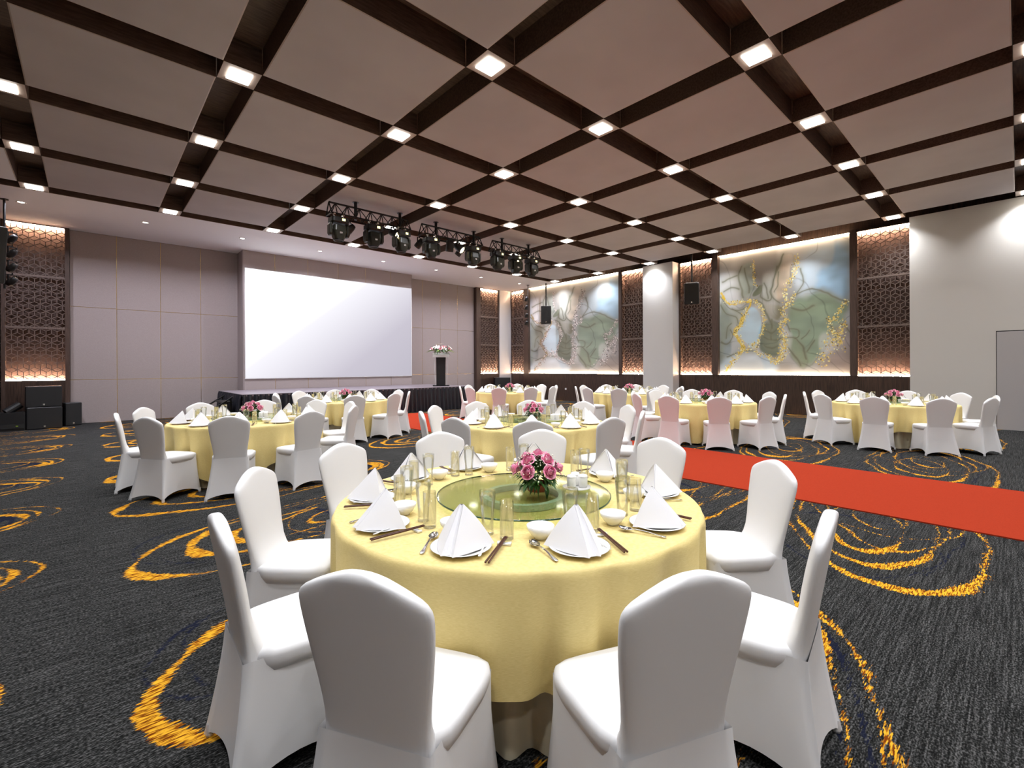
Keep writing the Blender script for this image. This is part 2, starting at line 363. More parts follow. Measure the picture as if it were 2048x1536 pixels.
# ------------------------------------------------------------------ honeycomb lattice screens
def lattice_panel(wd, ht, name='fretwork'):
    """cube-pattern fretwork in local X (across) and Z (up), depth along Y"""
    g = G(); fw = 0.205; R = fw/math.sqrt(3); bars = set()
    def key(p, q_):
        a = (round(p[0], 4), round(p[1], 4)); b_ = (round(q_[0], 4), round(q_[1], 4)); return (a, b_) if a < b_ else (b_, a)
    for j in range(-1, int(ht/(1.5*R))+2):
        for i in range(-1, int(wd/fw)+2):
            cx = i*fw + (0.5*fw if j % 2 else 0); cz = j*1.5*R
            vs = [(cx+R*math.sin(PI/3*k), cz+R*math.cos(PI/3*k)) for k in range(6)]
            for k in range(6): bars.add(key(vs[k], vs[(k+1) % 6]))
            for k in (1, 3, 5): bars.add(key((cx, cz), vs[k]))
    def clip(a, b_):
        t0, t1 = 0.0, 1.0; d = (b_[0]-a[0], b_[1]-a[1])
        for p, q_ in ((-d[0], a[0]), (d[0], wd-a[0]), (-d[1], a[1]), (d[1], ht-a[1])):
            if abs(p) < 1e-9:
                if q_ < 0: return None
            else:
                t = q_/p
                if p < 0: t0 = max(t0, t)
                else: t1 = min(t1, t)
        if t1-t0 < 0.02: return None
        return (a[0]+t0*d[0], a[1]+t0*d[1]), (a[0]+t1*d[0], a[1]+t1*d[1])
    for a, b_ in sorted(bars):
        c_ = clip(a, b_)
        if c_: g.bar((c_[0][0], 0, c_[0][1]), (c_[1][0], 0, c_[1][1]), 0.013, 0.028, (0, 1, 0))
    return g.mesh(name, 'lattice_wood')
def lattice_screen(label, loc, rz, wd, post_l=0.07, post_r=0.07, group='honeycomb lattice screens'):
    """origin at the left floor corner seen from the room, local X across, local -Y into the room"""
    t = thing('lattice_screen', label, 'lattice screen', loc, rz, group)
    z0, z1 = 1.21, HC-0.03; zr = [z0, 2.555, 3.89, z1]
    G().box(0, wd, 0.16, 0.18, z0, z1).build('backing_board', 'backing', t)
    for k in range(3):
        hgt = zr[k+1]-zr[k]-0.04
        ob('fretwork', lattice_panel(wd-0.004, hgt), t, (0.002, 0.014, zr[k]+0.02))
    for z in zr[1:3]: G().box(0, wd, -0.01, 0.03, z-0.025, z+0.025).build('rail', 'lattice_wood', t)
    G().box(-post_l, wd+post_r, -0.02, 0.18, z1, HC).build('head_rail', 'dark_wood', t)
    G().box(-post_l, 0, -0.02, 0.18, 0, z1).build('post', 'frame_wood', t)
    G().box(wd, wd+post_r, -0.02, 0.18, 0, z1).build('post', 'frame_wood', t)
    G().box(0, wd, -0.01, 0.18, 0, z0-0.02).build('base_panel', 'dark_wood', t)
    G().box(0.01, wd-0.01, 0.085, 0.155, z0-0.02, z0-0.002).build('light_strip', 'led', t)
    G().box(0.01, wd-0.01, 0.085, 0.155, z1-0.02, z1-0.002).build('light_strip', 'led', t)
    return t
lattice_screen('tall honeycomb lattice screen behind the stacked subwoofers at far left', (-1.56, YB-0.16, 0), 0, 1.08, 0.07, 0.09)
lattice_screen('honeycomb lattice screen on the stage wall beside the far corner', (13.60, YB-0.16, 0), 0, 1.06, 0.25, 0.07)
RZ = -PI/2     # faces the room from the mural wall; local X runs towards smaller Y
lattice_screen('honeycomb lattice screen left of the far mural, next to the corner', (15.5, 16.98, 0), RZ, 0.86, 0.04, 0.02)
lattice_screen('honeycomb lattice screen between the far mural and the pillar', (15.5, 10.52, 0), RZ, 0.94, 0.02, 0.04)
lattice_screen('honeycomb lattice screen between the pillar and the gold-veined mural', (XRB, 8.27, 0), RZ, 1.15, 0.06, 0.02)
lattice_screen('rightmost honeycomb lattice screen beside the plain grey wall', (XRB, 3.03, 0), RZ, 1.12, 0.02, 0.05)

# ------------------------------------------------------------------ murals
GOLD = [[(0.004,0.694),(0.052,0.629),(0.11,0.597),(0.194,0.593),(0.276,0.602)],
 [(0.281,0.597),(0.249,0.531),(0.212,0.473),(0.184,0.396),(0.142,0.35),(0.16,0.291),(0.202,0.219),(0.211,0.197),(0.117,0.115),(0.049,0.034)]]
DOTS = [([(0.303,0.595),(0.355,0.539),(0.381,0.477),(0.381,0.383),(0.35,0.308),(0.323,0.232),(0.328,0.172),(0.405,0.153),(0.464,0.102),(0.531,0.126)],.012),
 ([(0.296,0.915),(0.3,0.837),(0.308,0.75),(0.321,0.705)],.010),
 ([(0.642,0.901),(0.622,0.815),(0.606,0.752),(0.557,0.66),(0.549,0.612),(0.557,0.553),(0.532,0.489),(0.556,0.422),(0.515,0.4),(0.519,0.333),(0.547,0.282),(0.535,0.2),(0.506,0.126)],.018),
 ([(0.617,0.612),(0.597,0.541),(0.557,0.537)],.014), ([(0.52,0.28),(0.54,0.18),(0.47,0.10)],.022),
 ([(0.98,0.534),(0.931,0.463),(0.896,0.405),(0.853,0.392),(0.878,0.329),(0.902,0.297)],.016),
 ([(0.902,0.297),(0.874,0.229),(0.845,0.152),(0.786,0.106)],.038), ([(0.931,0.395),(0.951,0.34),(0.93,0.272),(0.951,0.195)],.026),
 ([(0.20,0.2),(0.26,0.22),(0.30,0.25)],.02), ([(0.249,0.531),(0.184,0.396),(0.142,0.35),(0.202,0.219),(0.05,0.034)],.018), ([(0.05,0.62),(0.11,0.60),(0.2,0.60),(0.28,0.60)],.012)]
DARK = [[(-0.001,0.671),(0.072,0.582),(0.166,0.538),(0.249,0.557)],[(0.205,0.886),(0.182,0.81),(0.186,0.722),(0.213,0.639)],
 [(0.542,0.934),(0.492,0.817),(0.459,0.739),(0.425,0.625),(0.508,0.558)],[(0.356,0.709),(0.351,0.616),(0.416,0.584),(0.442,0.69),(0.493,0.851)],
 [(0.389,0.298),(0.506,0.276),(0.619,0.271),(0.674,0.212),(0.704,0.123)],[(0.457,0.42),(0.448,0.287)],[(0.572,0.355),(0.635,0.347),(0.647,0.294),(0.611,0.271)],
 [(0.712,0.339),(0.666,0.277)],[(0.757,0.265),(0.712,0.179)],[(0.31,0.60),(0.36,0.56),(0.39,0.50),(0.43,0.44),(0.46,0.36)],[(0.0,0.60),(0.05,0.52),(0.15,0.47),(0.17,0.42)],
 [(0.05,0.30),(0.07,0.38),(0.10,0.42)],[(0.55,0.42),(0.57,0.37),(0.58,0.33)],[(0.12,0.56),(0.2,0.5),(0.21,0.45)],[(0.57,0.21),(0.63,0.14),(0.66,0.07)],[(0.85,0.40),(0.89,0.33),(0.91,0.25)],[(0.94,0.36),(1.0,0.30)]]
POLY = [((0.30,0.47,0.62),[(0.676,0.895),(0.995,0.917),(0.993,0.548),(0.803,0.623),(0.66,0.6)],.05,.9),
 ((0.60,0.47,0.33),[(0.542,0.917),(0.606,0.907),(0.598,0.769),(0.524,0.581),(0.433,0.624),(0.467,0.754)],.02,.8),
 ((0.24,0.32,0.20),[(0.605,0.557),(0.796,0.616),(0.931,0.539),(0.993,0.488),(0.931,0.341),(0.823,0.192),(0.711,0.075),(0.603,0.198),(0.572,0.363)],.025,.85),
 ((0.40,0.45,0.38),[(0.214,0.884),(0.295,0.881),(0.304,0.724),(0.258,0.643),(0.204,0.658),(0.181,0.775)],.015,.8),
 ((0.45,0.50,0.44),[(0.37,0.78),(0.43,0.79),(0.44,0.66),(0.41,0.59),(0.36,0.62)],.015,.7),
 ((0.20,0.24,0.15),[(0.0,0.60),(0.09,0.56),(0.2,0.55),(0.24,0.5),(0.18,0.40),(0.14,0.36),(0.16,0.29),(0.2,0.21),(0.1,0.11),(0.0,0.1)],.02,.65),
 ((0.28,0.25,0.14),[(0.33,0.57),(0.39,0.552),(0.524,0.531),(0.507,0.425),(0.424,0.456),(0.38,0.48)],.012,.85),
 ((0.13,0.16,0.10),[(0.381,0.409),(0.507,0.4),(0.515,0.259),(0.489,0.152),(0.388,0.171),(0.345,0.206),(0.363,0.308)],.012,.8),
 ((0.14,0.16,0.09),[(0.339,0.72),(0.352,0.667),(0.321,0.636),(0.285,0.64),(0.304,0.69)],.006,.9),
 ((0.25,0.29,0.19),[(0.52,0.28),(0.62,0.27),(0.68,0.2),(0.71,0.1),(0.66,0.06),(0.57,0.2)],.01,.8),
 ((0.30,0.54,0.68),[(0.285,0.554),(0.346,0.505),(0.372,0.418),(0.354,0.308),(0.301,0.199),(0.229,0.253),(0.156,0.327),(0.165,0.379),(0.24,0.488)],.008,.95),
 ((0.50,0.60,0.68),[(0.069,0.16),(0.283,0.173),(0.431,0.128),(0.472,0.035),(0.02,0.016)],.03,.8),
 ((0.26,0.31,0.36),[(0.03,0.28),(0.13,0.30),(0.18,0.24),(0.16,0.18),(0.05,0.17)],.03,.6),
 ((0.34,0.24,0.20),[(0.88,0.34),(1.0,0.33),(1.0,0.06),(0.80,0.06),(0.86,0.17)],.04,.6)]
def smooth_line(pl_, closed=False, k=6):
    P = np.array(pl_, float); n = len(P); out = []
    g_ = (lambda i: P[i % n]) if closed else (lambda i: P[min(max(i, 0), n-1)])
    for i in range(n if closed else n-1):
        a, b_, c_, d = g_(i-1), g_(i), g_(i+1), g_(i+2)
        for j in range(k):
            t = j/k; q_ = 0.5*((2*b_)+(c_-a)*t+(2*a-5*b_+4*c_-d)*t*t+(3*b_-a-3*c_+d)*t**3); out.append((q_[0], q_[1]))
    if not closed: out.append(tuple(P[-1]))
    return out
DARK += [[(0.02,0.78),(0.10,0.80),(0.17,0.82)],[(0.03,0.70),(0.10,0.72),(0.17,0.70)],[(0.23,0.86),(0.24,0.76),(0.25,0.67)],[(0.38,0.72),(0.40,0.66),(0.40,0.60)],[(0.50,0.80),(0.49,0.70),(0.46,0.64)],[(0.60,0.52),(0.68,0.49),(0.75,0.52)],[(0.66,0.80),(0.68,0.70),(0.64,0.62)],
 [(0.60,0.60),(0.72,0.64),(0.80,0.625),(0.90,0.56),(1.0,0.53)],[(0.0,0.27),(0.06,0.25),(0.12,0.30),(0.10,0.36)],[(0.40,0.35),(0.46,0.33),(0.50,0.36)],[(0.39,0.24),(0.45,0.21),(0.50,0.23)],[(0.07,0.15),(0.2,0.18),(0.3,0.18)]]
def vnoise(u, v_, f, seed):
    r = np.random.RandomState(seed); n = 64; T = r.rand(n, n); x = u*f; y = v_*f
    xi = np.floor(x).astype(int); yi = np.floor(y).astype(int); fx = x-xi; fy = y-yi; fx = fx*fx*(3-2*fx); fy = fy*fy*(3-2*fy)
    g_ = lambda a, b_: T[a % n, b_ % n]
    return (g_(xi, yi)*(1-fx)+g_(xi+1, yi)*fx)*(1-fy)+(g_(xi, yi+1)*(1-fx)+g_(xi+1, yi+1)*fx)*fy
def pdist(u, v_, pl_):
    d = np.full(u.shape, 9.0)
    for (ax, ay), (bx, by) in zip(pl_[:-1], pl_[1:]):
        ex, ey = bx-ax, by-ay; L2 = ex*ex+ey*ey
        t = np.clip(((u-ax)*ex+(v_-ay)*ey)/L2, 0, 1); d = np.minimum(d, np.hypot(u-ax-t*ex, v_-ay-t*ey))
    return d
def inside(u, v_, pg):
    r = np.zeros(u.shape, bool)
    for (ax, ay), (bx, by) in zip(pg, pg[1:]+pg[:1]):
        cnd = ((ay > v_) != (by > v_)); r ^= cnd & (u < (bx-ax)*(v_-ay)/((by-ay) or 1e-9)+ax)
    return r
def paint_mural(nu, nv, muted):
    u, v_ = np.meshgrid(np.linspace(0, 1, nu), np.linspace(0, 1, nv)); 
    wu = u + 0.030*(vnoise(u, v_, 7, 1)-.5) + 0.012*(vnoise(u, v_, 23, 2)-.5); wv = v_ + 0.030*(vnoise(u, v_, 7, 3)-.5) + 0.012*(vnoise(u, v_, 23, 4)-.5)
    n1 = vnoise(wu, wv, 4, 5); n2 = vnoise(wu*1.0, wv*2.2, 11, 6)
    col = np.array((0.36, 0.34, 0.31))[None, None]*(1+0.25*(n1-.5)[..., None]) 
    mixc = lambda c, k: col*(1-k[..., None]) + np.array(c)[None, None]*k[..., None]
    col = mixc((0.52, 0.56, 0.60), 0.6*sst(0.5, 0.8, vnoise(wu, wv, 3, 8)))
    for c_, pg, soft, a in POLY:
        pg = smooth_line(pg, True, 4)
        sd = pdist(wu, wv, pg+pg[:1]); sd = np.where(inside(wu, wv, pg), sd, -sd)
        k = sst(-soft, soft, sd)*a; tone = 1+0.5*(n2-.5)+0.35*(n1-.5)
        col = col*(1-k[..., None]) + (np.array(c_)[None, None]*tone[..., None])*k[..., None]
        edge = np.exp(-((sd+0.004)/0.006)**2)*0.35*sst(.3, .6, n1); col = mixc((0.16, 0.15, 0.10), edge) if soft < .03 else col
    col = mixc((0.70, 0.68, 0.64), 0.45*sst(0.55, 0.75, vnoise(wu*1.2, wv*.7, 6, 11)))
    # flowing ink lines
    fl_ = np.abs(np.sin(18*(wu*.6+wv*.35)+7*vnoise(wu, wv, 3, 12)+5*vnoise(wu, wv, 6, 13))); col = col*(1-0.34*np.exp(-(fl_/0.09)**2)*sst(.2, .5, vnoise(wu, wv, 5, 14)))[..., None]
    for pl_ in DARK:
        pl_ = smooth_line(pl_); d = pdist(wu, wv, pl_); w_ = 0.003+0.005*vnoise(u, v_, 9, 20); col = mixc((0.10, 0.10, 0.055), 0.8*np.exp(-(d/w_)**2)); col = mixc((0.25, 0.25, 0.17), 0.35*np.exp(-(d/(w_*4))**2))
    gold = (0.66, 0.45, 0.035) if not muted else (0.36, 0.25, 0.08)
    grain = vnoise(u, v_, 60, 30)
    for pl_ in GOLD:
        pl_ = smooth_line(pl_); d = pdist(wu, wv, pl_); w_ = 0.004+0.030*vnoise(u, v_, 14, 31)*vnoise(u, v_, 5, 33)+0.016*(vnoise(u, v_, 45, 34)-.5); col = mixc(gold, sst(0, 0.004, w_-d)*(0.75+.25*grain)); 
    r = np.random.RandomState(5)
    for pl_, sp_ in DOTS:
        P = np.array(smooth_line(pl_)); L_ = np.r_[0, np.cumsum(np.hypot(*(P[1:]-P[:-1]).T))]; n = int(L_[-1]*430*(1+sp_*20))
        for _ in range(n):
            s_ = r.rand()*L_[-1]; cx = np.interp(s_, L_, P[:, 0])+r.randn()*sp_*.7; cy = np.interp(s_, L_, P[:, 1])+r.randn()*sp_*.7
            if not (0.005 < cx < .995 and .005 < cy < .995): continue
            rad = 0.0022+0.0035*r.rand()**2; c_ = [(0.70, 0.52, 0.12), (0.85, 0.78, 0.45), (0.20, 0.14, 0.04), (0.75, 0.60, 0.20)][r.choice(4, p=[.45, .25, .12, .18])]
            if muted: c_ = [(0.42, 0.34, 0.30), (0.75, 0.66, 0.64), (0.14, 0.11, 0.10), (0.5, 0.42, 0.36)][r.choice(4, p=[.35, .3, .2, .15])]
            ci, cj = int(cx*(nu-1)), int(cy*(nv-1)); m_ = int(rad*nu)+2
            sl = (slice(max(0, cj-m_), cj+m_+1), slice(max(0, ci-m_), ci+m_+1)); dd = np.hypot(u[sl]-cx, v_[sl]-cy); k = sst(rad*1.25, rad*.75, dd) if False else np.clip((rad*1.3-dd)/(rad*.5), 0, 1)
            col[sl] = col[sl]*(1-k[..., None])+np.array(c_)*k[..., None]
    col = np.clip(col, 0, 1)
    if muted: lum = col.mean(-1, keepdims=True); col = lum+(col-lum)*0.75
    return np.clip(col*1.18, 0.01, 0.92)
def mural(label, x, ya, yb, z0, z1, nu, nv, muted, led=True):
    """ya is the left end seen from the room"""
    t = thing('mural', label, 'mural', (x, (ya+yb)/2, 0))
    U, V = np.meshgrid(np.linspace(0, 1, nu), np.linspace(0, 1, nv)); hw = (ya-yb)/2
    verts = np.stack([np.zeros_like(U), hw-2*hw*U, z0+(z1-z0)*V], -1).reshape(-1, 3)
    idx = np.arange(nu*nv).reshape(nv, nu); F = np.stack([idx[:-1, :-1], idx[:-1, 1:], idx[1:, 1:], idx[1:, :-1]], -1).reshape(-1, 4)
    me = bpy.data.meshes.new('canvas'); me.vertices.add(len(verts)); me.vertices.foreach_set('co', verts.ravel().astype(np.float32))
    me.loops.add(F.size); me.loops.foreach_set('vertex_index', F.ravel().astype(np.int32)); me.polygons.add(len(F)); me.polygons.foreach_set('loop_start', np.arange(0, F.size, 4, dtype=np.int32))
    me.update(); me.validate(); ca = me.color_attributes.new('paint', 'FLOAT_COLOR', 'POINT'); col = paint_mural(nu, nv, muted).reshape(-1, 3)
    ca.data.foreach_set('color', np.c_[col, np.ones(len(col))].ravel().astype(np.float32)); me.materials.append(M('mural'))
    ob('canvas', me, t)
    G().box(0.002, 0.03, -hw, hw, z0, z1).build('stretcher_board', 'white_plastic', t)
    G().box(-0.07, -0.03, -hw+0.01, hw-0.01, z0-0.005, z0+0.012).build('light_strip', 'led_mural', t)
    G().box(-0.07, -0.03, -hw+0.01, hw-0.01, HC-0.02, HC-0.002).build('light_strip', 'led_mural', t)
    return t
mural('tall abstract mural of grey ink veins behind the far hanging speaker', 15.60, 15.78, 10.68, 1.20, HC, 320, 300, True)
mural('tall abstract mural with bright gold veins on the right wall', 15.95, 6.90, 3.21, 1.20, HC, 330, 340, False)
def bay(y0, y1, ya, yb, xf, name):
    struct(G().box(xf, xf+0.2, ya, yb, 0, 1.19).build(name, 'dark_wood'))
bay(3.2, 6.9, 3.05, 7.10, XRB-0.015, 'wall_wainscot'); bay(10.7, 15.8, 10.54, 16.10, 15.485, 'wall_wainscot')
def post(x, y0, y1): return struct(G().box(x-0.035, x+0.16, y0, y1, 1.19, HC+0.05).build('trim_1', 'frame_wood'))
post(XRB, 3.05, 3.20); post(XRB, 6.91, 7.10); post(15.5, 10.54, 10.67); post(15.5, 15.79, 16.10)
g = G(); g.box(-0.006, 0, -0.045, 0.045, -0.04, 0.04)
t = thing('wall_socket', 'small white wall socket on dark wainscot under the far mural', 'socket', (15.484, 13.45, 0.52)); g.build('cover_plate', 'white_plastic', t)
G().tube((-0.007, 0, 0), (-0.004, 0, 0), 0.022, 12).build('outlet', 'door_paint', t)

# ------------------------------------------------------------------ red carpet
tag(G().box(5.74, 7.95, -1.2, 13.2, 0.0, 0.012).build('carpet_runner', 'runner'), 'long red carpet runner leading across the hall to the stage', 'carpet')

# ------------------------------------------------------------------ stage
SX0, SX1, SY0, SZ = 2.92, 10.35, 13.55, 0.80
st = thing('stage_platform', 'low stage with black pleated skirt in front of the screen', 'stage')
G().box(SX0, SX1, SY0, BY-0.02, SZ-0.05, SZ).build('stage_deck', 'stage_top', st)
G().box(SX0, SX1, SY0+0.02, SY0+0.06, SZ-0.16, SZ-0.05).build('edge_beam', 'black_metal', st)
def skirt(p0, p1, n, nrm, name='skirt'):
    g = G(); p0 = np.array(p0, float); p1 = np.array(p1, float); L = np.linalg.norm(p1-p0); k = n*6; loops = []
    ph = np.cumsum(RNG.uniform(0.6, 1.4, n+2))
    for z, amp, off in ((SZ-0.01, 0.012, 0.008), (SZ-0.10, 0.030, 0.016), (0.35, 0.048, 0.03), (0.01, 0.060, 0.045)):
        loop = []
        for i in range(k+1):
            s_ = i/k; tt = s_*n; ang = 2*PI*np.interp(tt, np.arange(n+2), ph-ph[0])
            a = amp*math.sin(ang)+off; p = p0+(p1-p0)*s_; loop.append((p[0]+nrm[0]*a, p[1]+nrm[1]*a, z))
        loops.append(loop)
    return g.loft(loops, closed=False).build(name, 'skirt_black', st, True)
skirt((SX0, SY0, 0), (SX1, SY0, 0), 48, (0, -1)); skirt((SX0, BY-0.02, 0), (SX0, SY0, 0), 22, (-1, 0)); skirt((SX1, SY0, 0), (SX1, BY, 0), 22, (1, 0))
t = thing('stage_steps', 'black portable steps with slanted handrails at left end of stage', 'steps', (SX0-0.1, 14.6, 0))
for k in range(3):
    z = 0.2*(k+1); x1 = -0.02-0.22*(2-k); G().box(x1-0.22, x1, -0.5, 0.5, z-0.04, z).build('tread', 'black_metal', t)
    for y in (-0.45, 0.45): G().tube((x1-0.11, y, 0), (x1-0.11, y, z-0.04), 0.02).build('leg', 'black_metal', t)
for y in (-0.52, 0.52):
    g = G(); g.tube((-0.72, y, 0.26), (-0.02, y, 0.72), 0.022); g.tube((-0.66, y, 0.0), (-0.66, y, 0.30), 0.02); g.tube((-0.06, y, 0.3), (-0.06, y, 0.70), 0.02); g.build('handrail', 'black_metal', t)

# lectern with flowers
LX, LY = 9.62, 14.45
t = thing('lectern', 'slim black lectern with clear side panels and white top on stage', 'lectern', (LX, LY, SZ), -0.55)
G().loft([rrect(0.30, 0.24, 0.03, z=0.0), rrect(0.30, 0.24, 0.03, z=0.03)], True, True).build('base', 'black_plastic', t)
g = G().loft([rrect(0.16, 0.10, 0.015, z=0.03), rrect(0.175, 0.11, 0.015, z=1.06)], True, True); g.build('column', 'black_plastic', t)
for s_ in (-1, 1):
    G().add([(s_*0.20,-0.13,0.03),(s_*0.20,0.13,0.03),(s_*0.235,0.15,1.07),(s_*0.235,-0.15,1.07),(s_*0.212,-0.13,0.03),(s_*0.212,0.13,0.03),(s_*0.247,0.15,1.07),(s_*0.247,-0.15,1.07)],
            [(0,1,2,3),(7,6,5,4),(0,4,5,1),(1,5,6,2),(2,6,7,3),(3,7,4,0)]).build('side_panel', 'acrylic', t)
G().add([(-0.30,-0.22,1.06),(0.30,-0.22,1.06),(0.30,0.2,1.14),(-0.30,0.2,1.14),(-0.30,-0.22,1.15),(0.30,-0.22,1.15),(0.30,0.2,1.22),(-0.30,0.2,1.22)],
        [(0,3,2,1),(4,5,6,7),(0,1,5,4),(1,2,6,5),(2,3,7,6),(3,0,4,7)]).build('top', 'white_plastic', t)

# ------------------------------------------------------------------ flowers
def rose_mesh(name, mat, R=0.035):
    g = G(); r = np.random.RandomState(3)
    for lay, (n, rr, tilt, hh) in enumerate(((6, 1.0, 0.95, 0.70), (5, 0.82, 0.55, 0.90), (5, 0.63, 0.28, 1.02), (4, 0.45, 0.10, 1.08), (3, 0.28, 0.0, 1.12), (3, 0.14, 0.0, 1.12))):
        for k in range(n):
            a0 = 2*PI*(k/n)+lay*0.7; half = PI/n*1.25; loops = []
            for jv in range(5):
                v_ = jv/4; rad = R*rr*(0.25+0.75*math.sin(PI/2*min(1, v_*1.15)))*(1+0.25*tilt*max(0, v_-.7)*3.0); rad *= 1-0.30*(1-tilt)*v_**3; z = R*1.35*hh*v_**0.8 - (R*0.22*tilt if v_ > .95 else 0)
                row = []
                for iu in range(5):
                    u = (iu/4-0.5)*2; a = a0+u*half*(0.55+0.45*math.sin(PI*min(1, v_+.25)/1.25)); drop = R*0.22*u*u*v_; curl = 1-0.05*u*u
                    row.append((rad*curl*math.cos(a), rad*curl*math.sin(a), z-drop))
                loops.append(row)
            g.loft(loops, closed=False)
    g.lathe([(0.001, -0.01), (R*0.25, 0.0), (R*0.30, R*0.3), (R*0.12, R*1.1)], 6)
    return g.mesh(name, mat, True)
rose_me = rose_mesh('rose', 'rose_pink'); rose_pale_me = rose_mesh('rose', 'rose_pale', 0.05)
def leaf(g, p, d, ln, wd, droop=0.3):
    p = Vector(p); d = Vector(d).normalized(); s_ = d.cross(Vector((0, 0, 1)));  s_ = s_.normalized() if s_.length > 1e-3 else Vector((1, 0, 0)); n = s_.cross(d)
    a = p+d*ln*0.5+n*ln*0.10; b_ = p+d*ln-Vector((0, 0, 1))*ln*droop
    g.add([p, a+s_*wd, b_, a-s_*wd, a-n*wd*0.3], [(0, 1, 4), (1, 2, 4), (2, 3, 4), (3, 0, 4)])
def centrepiece():
    t = thing('flower_centrepiece', 'x', 'flowers'); r = np.random.RandomState(11)
    G().lathe([(0.05, 0.0), (0.062, 0.045), (0.055, 0.045), (0.045, 0.01), (0.001, 0.01)], 16, cap0=True).build('pot', 'terracotta', t, True)
    g = G()
    for k in range(230):
        a = r.rand()*2*PI; el = r.uniform(-0.75, 1.2); rad = r.uniform(0.03, 0.10); c_ = Vector((0, 0, 0.085))
        d = Vector((math.cos(a)*math.cos(el), math.sin(a)*math.cos(el), math.sin(el)*0.9)); leaf(g, c_+d*rad*0.9, d+Vector(r.randn(3)*0.35), r.uniform(0.045, 0.075), r.uniform(0.009, 0.016), 0.25)
    fo = g.build('foliage', 'leaf', t); fo['kind'] = 'stuff'
    g = G()
    for k in range(260):
        a = r.rand()*2*PI; el = r.uniform(0.0, 1.35); rad = r.uniform(0.118, 0.165)*(1-0.1*el); p = Vector((0, 0, 0.075))+Vector((math.cos(a)*math.cos(el), math.sin(a)*math.cos(el), math.sin(el)))*rad; q_ = r.uniform(0.0028, 0.0055)
        g.add([p+Vector(v_)*q_ for v_ in ((1,0,0),(-1,0,0),(0,1,0),(0,-1,0),(0,0,1),(0,0,-1))], [(0,2,4),(2,1,4),(1,3,4),(3,0,4),(2,0,5),(1,2,5),(3,1,5),(0,3,5)])
    fi = g.build('filler_flowers', 'filler', t); fi['kind'] = 'stuff'
    spots = [(k*2*PI/6+0.35, 0.42) for k in range(6)]+[(k*2*PI/4+0.1, 0.95) for k in range(4)]+[(0, 1.5)]
    for a, el in spots:
        d = Vector((math.cos(a)*math.cos(el), math.sin(a)*math.cos(el), math.sin(el))); p = Vector((0, 0, 0.07))+d*0.105
        o = ob('rose', rose_me, t, p); o.rotation_mode = 'QUATERNION'; o.rotation_quaternion = Vector((0, 0, 1)).rotation_difference(d)
    return freeze(t)
# lectern arrangement
t = thing('lectern_flowers', 'arrangement of pink roses, white lilies and long leaves on the lectern', 'flowers', (LX, LY, SZ+1.185))
g = G(); r = np.random.RandomState(4)
for k in range(46):
    a = r.rand()*2*PI; el = r.uniform(-0.2, 1.0); leaf(g, (0.05*math.cos(a), 0.05*math.sin(a), 0.06), (math.cos(a), math.sin(a), math.sin(el)), r.uniform(0.2, 0.42), r.uniform(0.015, 0.03), 0.25)
g.build('foliage', 'leaf', t)['kind'] = 'stuff'
g = G()
for k in range(16):
    a = r.rand()*2*PI; leaf(g, (0.12*math.cos(a), 0.12*math.sin(a), 0.05), (math.cos(a), math.sin(a), 0.15), r.uniform(0.25, 0.42), 0.03, 0.2)
g.build('pale_leaves', 'leaf_light', t)['kind'] = 'stuff'
for k in range(11):
    a = 2*PI*k/11*1.0+0.2; rr = 0.10+0.11*(k % 2); o = ob('rose', rose_pale_me, t, (rr*1.35*math.cos(a), rr*math.sin(a), 0.16-0.05*(k % 2))); o.rotation_euler = (-0.6*math.sin(a), 0.6*math.cos(a), 0)
lg = G()
for k in range(6): a = 2*PI*k/6; leaf(lg, (0, 0, 0), (math.cos(a), math.sin(a), 0.55), 0.12, 0.024, 0.15)
lily_me = lg.mesh('lily', 'lily_white')
for k in range(8):
    a = 2*PI*k/8; rr = 0.16+0.06*(k % 3); o = ob('lily', lily_me, t, (rr*1.3*math.cos(a), rr*math.sin(a), 0.12+0.03*(k % 2))); o.rotation_euler = (-0.7*math.sin(a), 0.7*math.cos(a), 0)
ob('lily', lily_me, t, (0, 0, 0.25)); ob('lily', lily_me, t, (-0.1, 0.02, 0.23)); t.scale = (1.25, 1.25, 1.35)

# ------------------------------------------------------------------ rigging: trusses, moving heads, par cans
TY = 10.15; ZT = HC-0.13; ZB = HC-0.40
def truss(label, x0, x1, poles):
    t = thing('lighting_truss', label, 'truss', (x0, TY, ZB)); L = x1-x0; hz = ZT-ZB; dy = 0.16; r = 0.022
    for y, z in ((0, hz), (-dy, 0), (dy, 0)): G().tube((0, y, z), (L, y, z), r).build('chord', 'black_metal', t)
    n = max(4, int(L/0.27)); 
    for s_ in (-1, 1):
        for k in range(n):
            a = L*k/n; b_ = L*(k+0.5)/n; c_ = L*(k+1)/n
            G().tube((a, s_*dy, 0), (b_, 0, hz), 0.011, 6).build('brace', 'black_metal', t); G().tube((b_, 0, hz), (c_, s_*dy, 0), 0.011, 6).build('brace', 'black_metal', t)
    for e_ in (0, L):
        g = G()
        for p, q_ in (((0, hz), (-dy, 0)), ((-dy, 0), (dy, 0)), ((dy, 0), (0, hz))): g.tube((e_, *p), (e_, *q_), 0.014, 6)
        g.build('end_frame', 'black_metal', t)
    for x in poles:
        p = G().tube((x-x0, 0, 0.0), (x-x0, 0, HC-ZB), 0.035, 10).build('drop_pole', 'black_metal', t)
        G().tube((x-x0, 0, HC-ZB-0.012), (x-x0, 0, HC-ZB), 0.07, 12).build('ceiling_plate', 'black_metal', p)
    return t
truss('black lighting truss nearest the left, carrying three moving heads', 3.87, 5.80, (4.475, 5.591))
truss('middle black lighting truss with two moving heads', 6.20, 8.05, (6.625, 7.854))
truss('black lighting truss farthest right, carrying three moving heads', 8.52, 10.35, (8.891, 9.973))
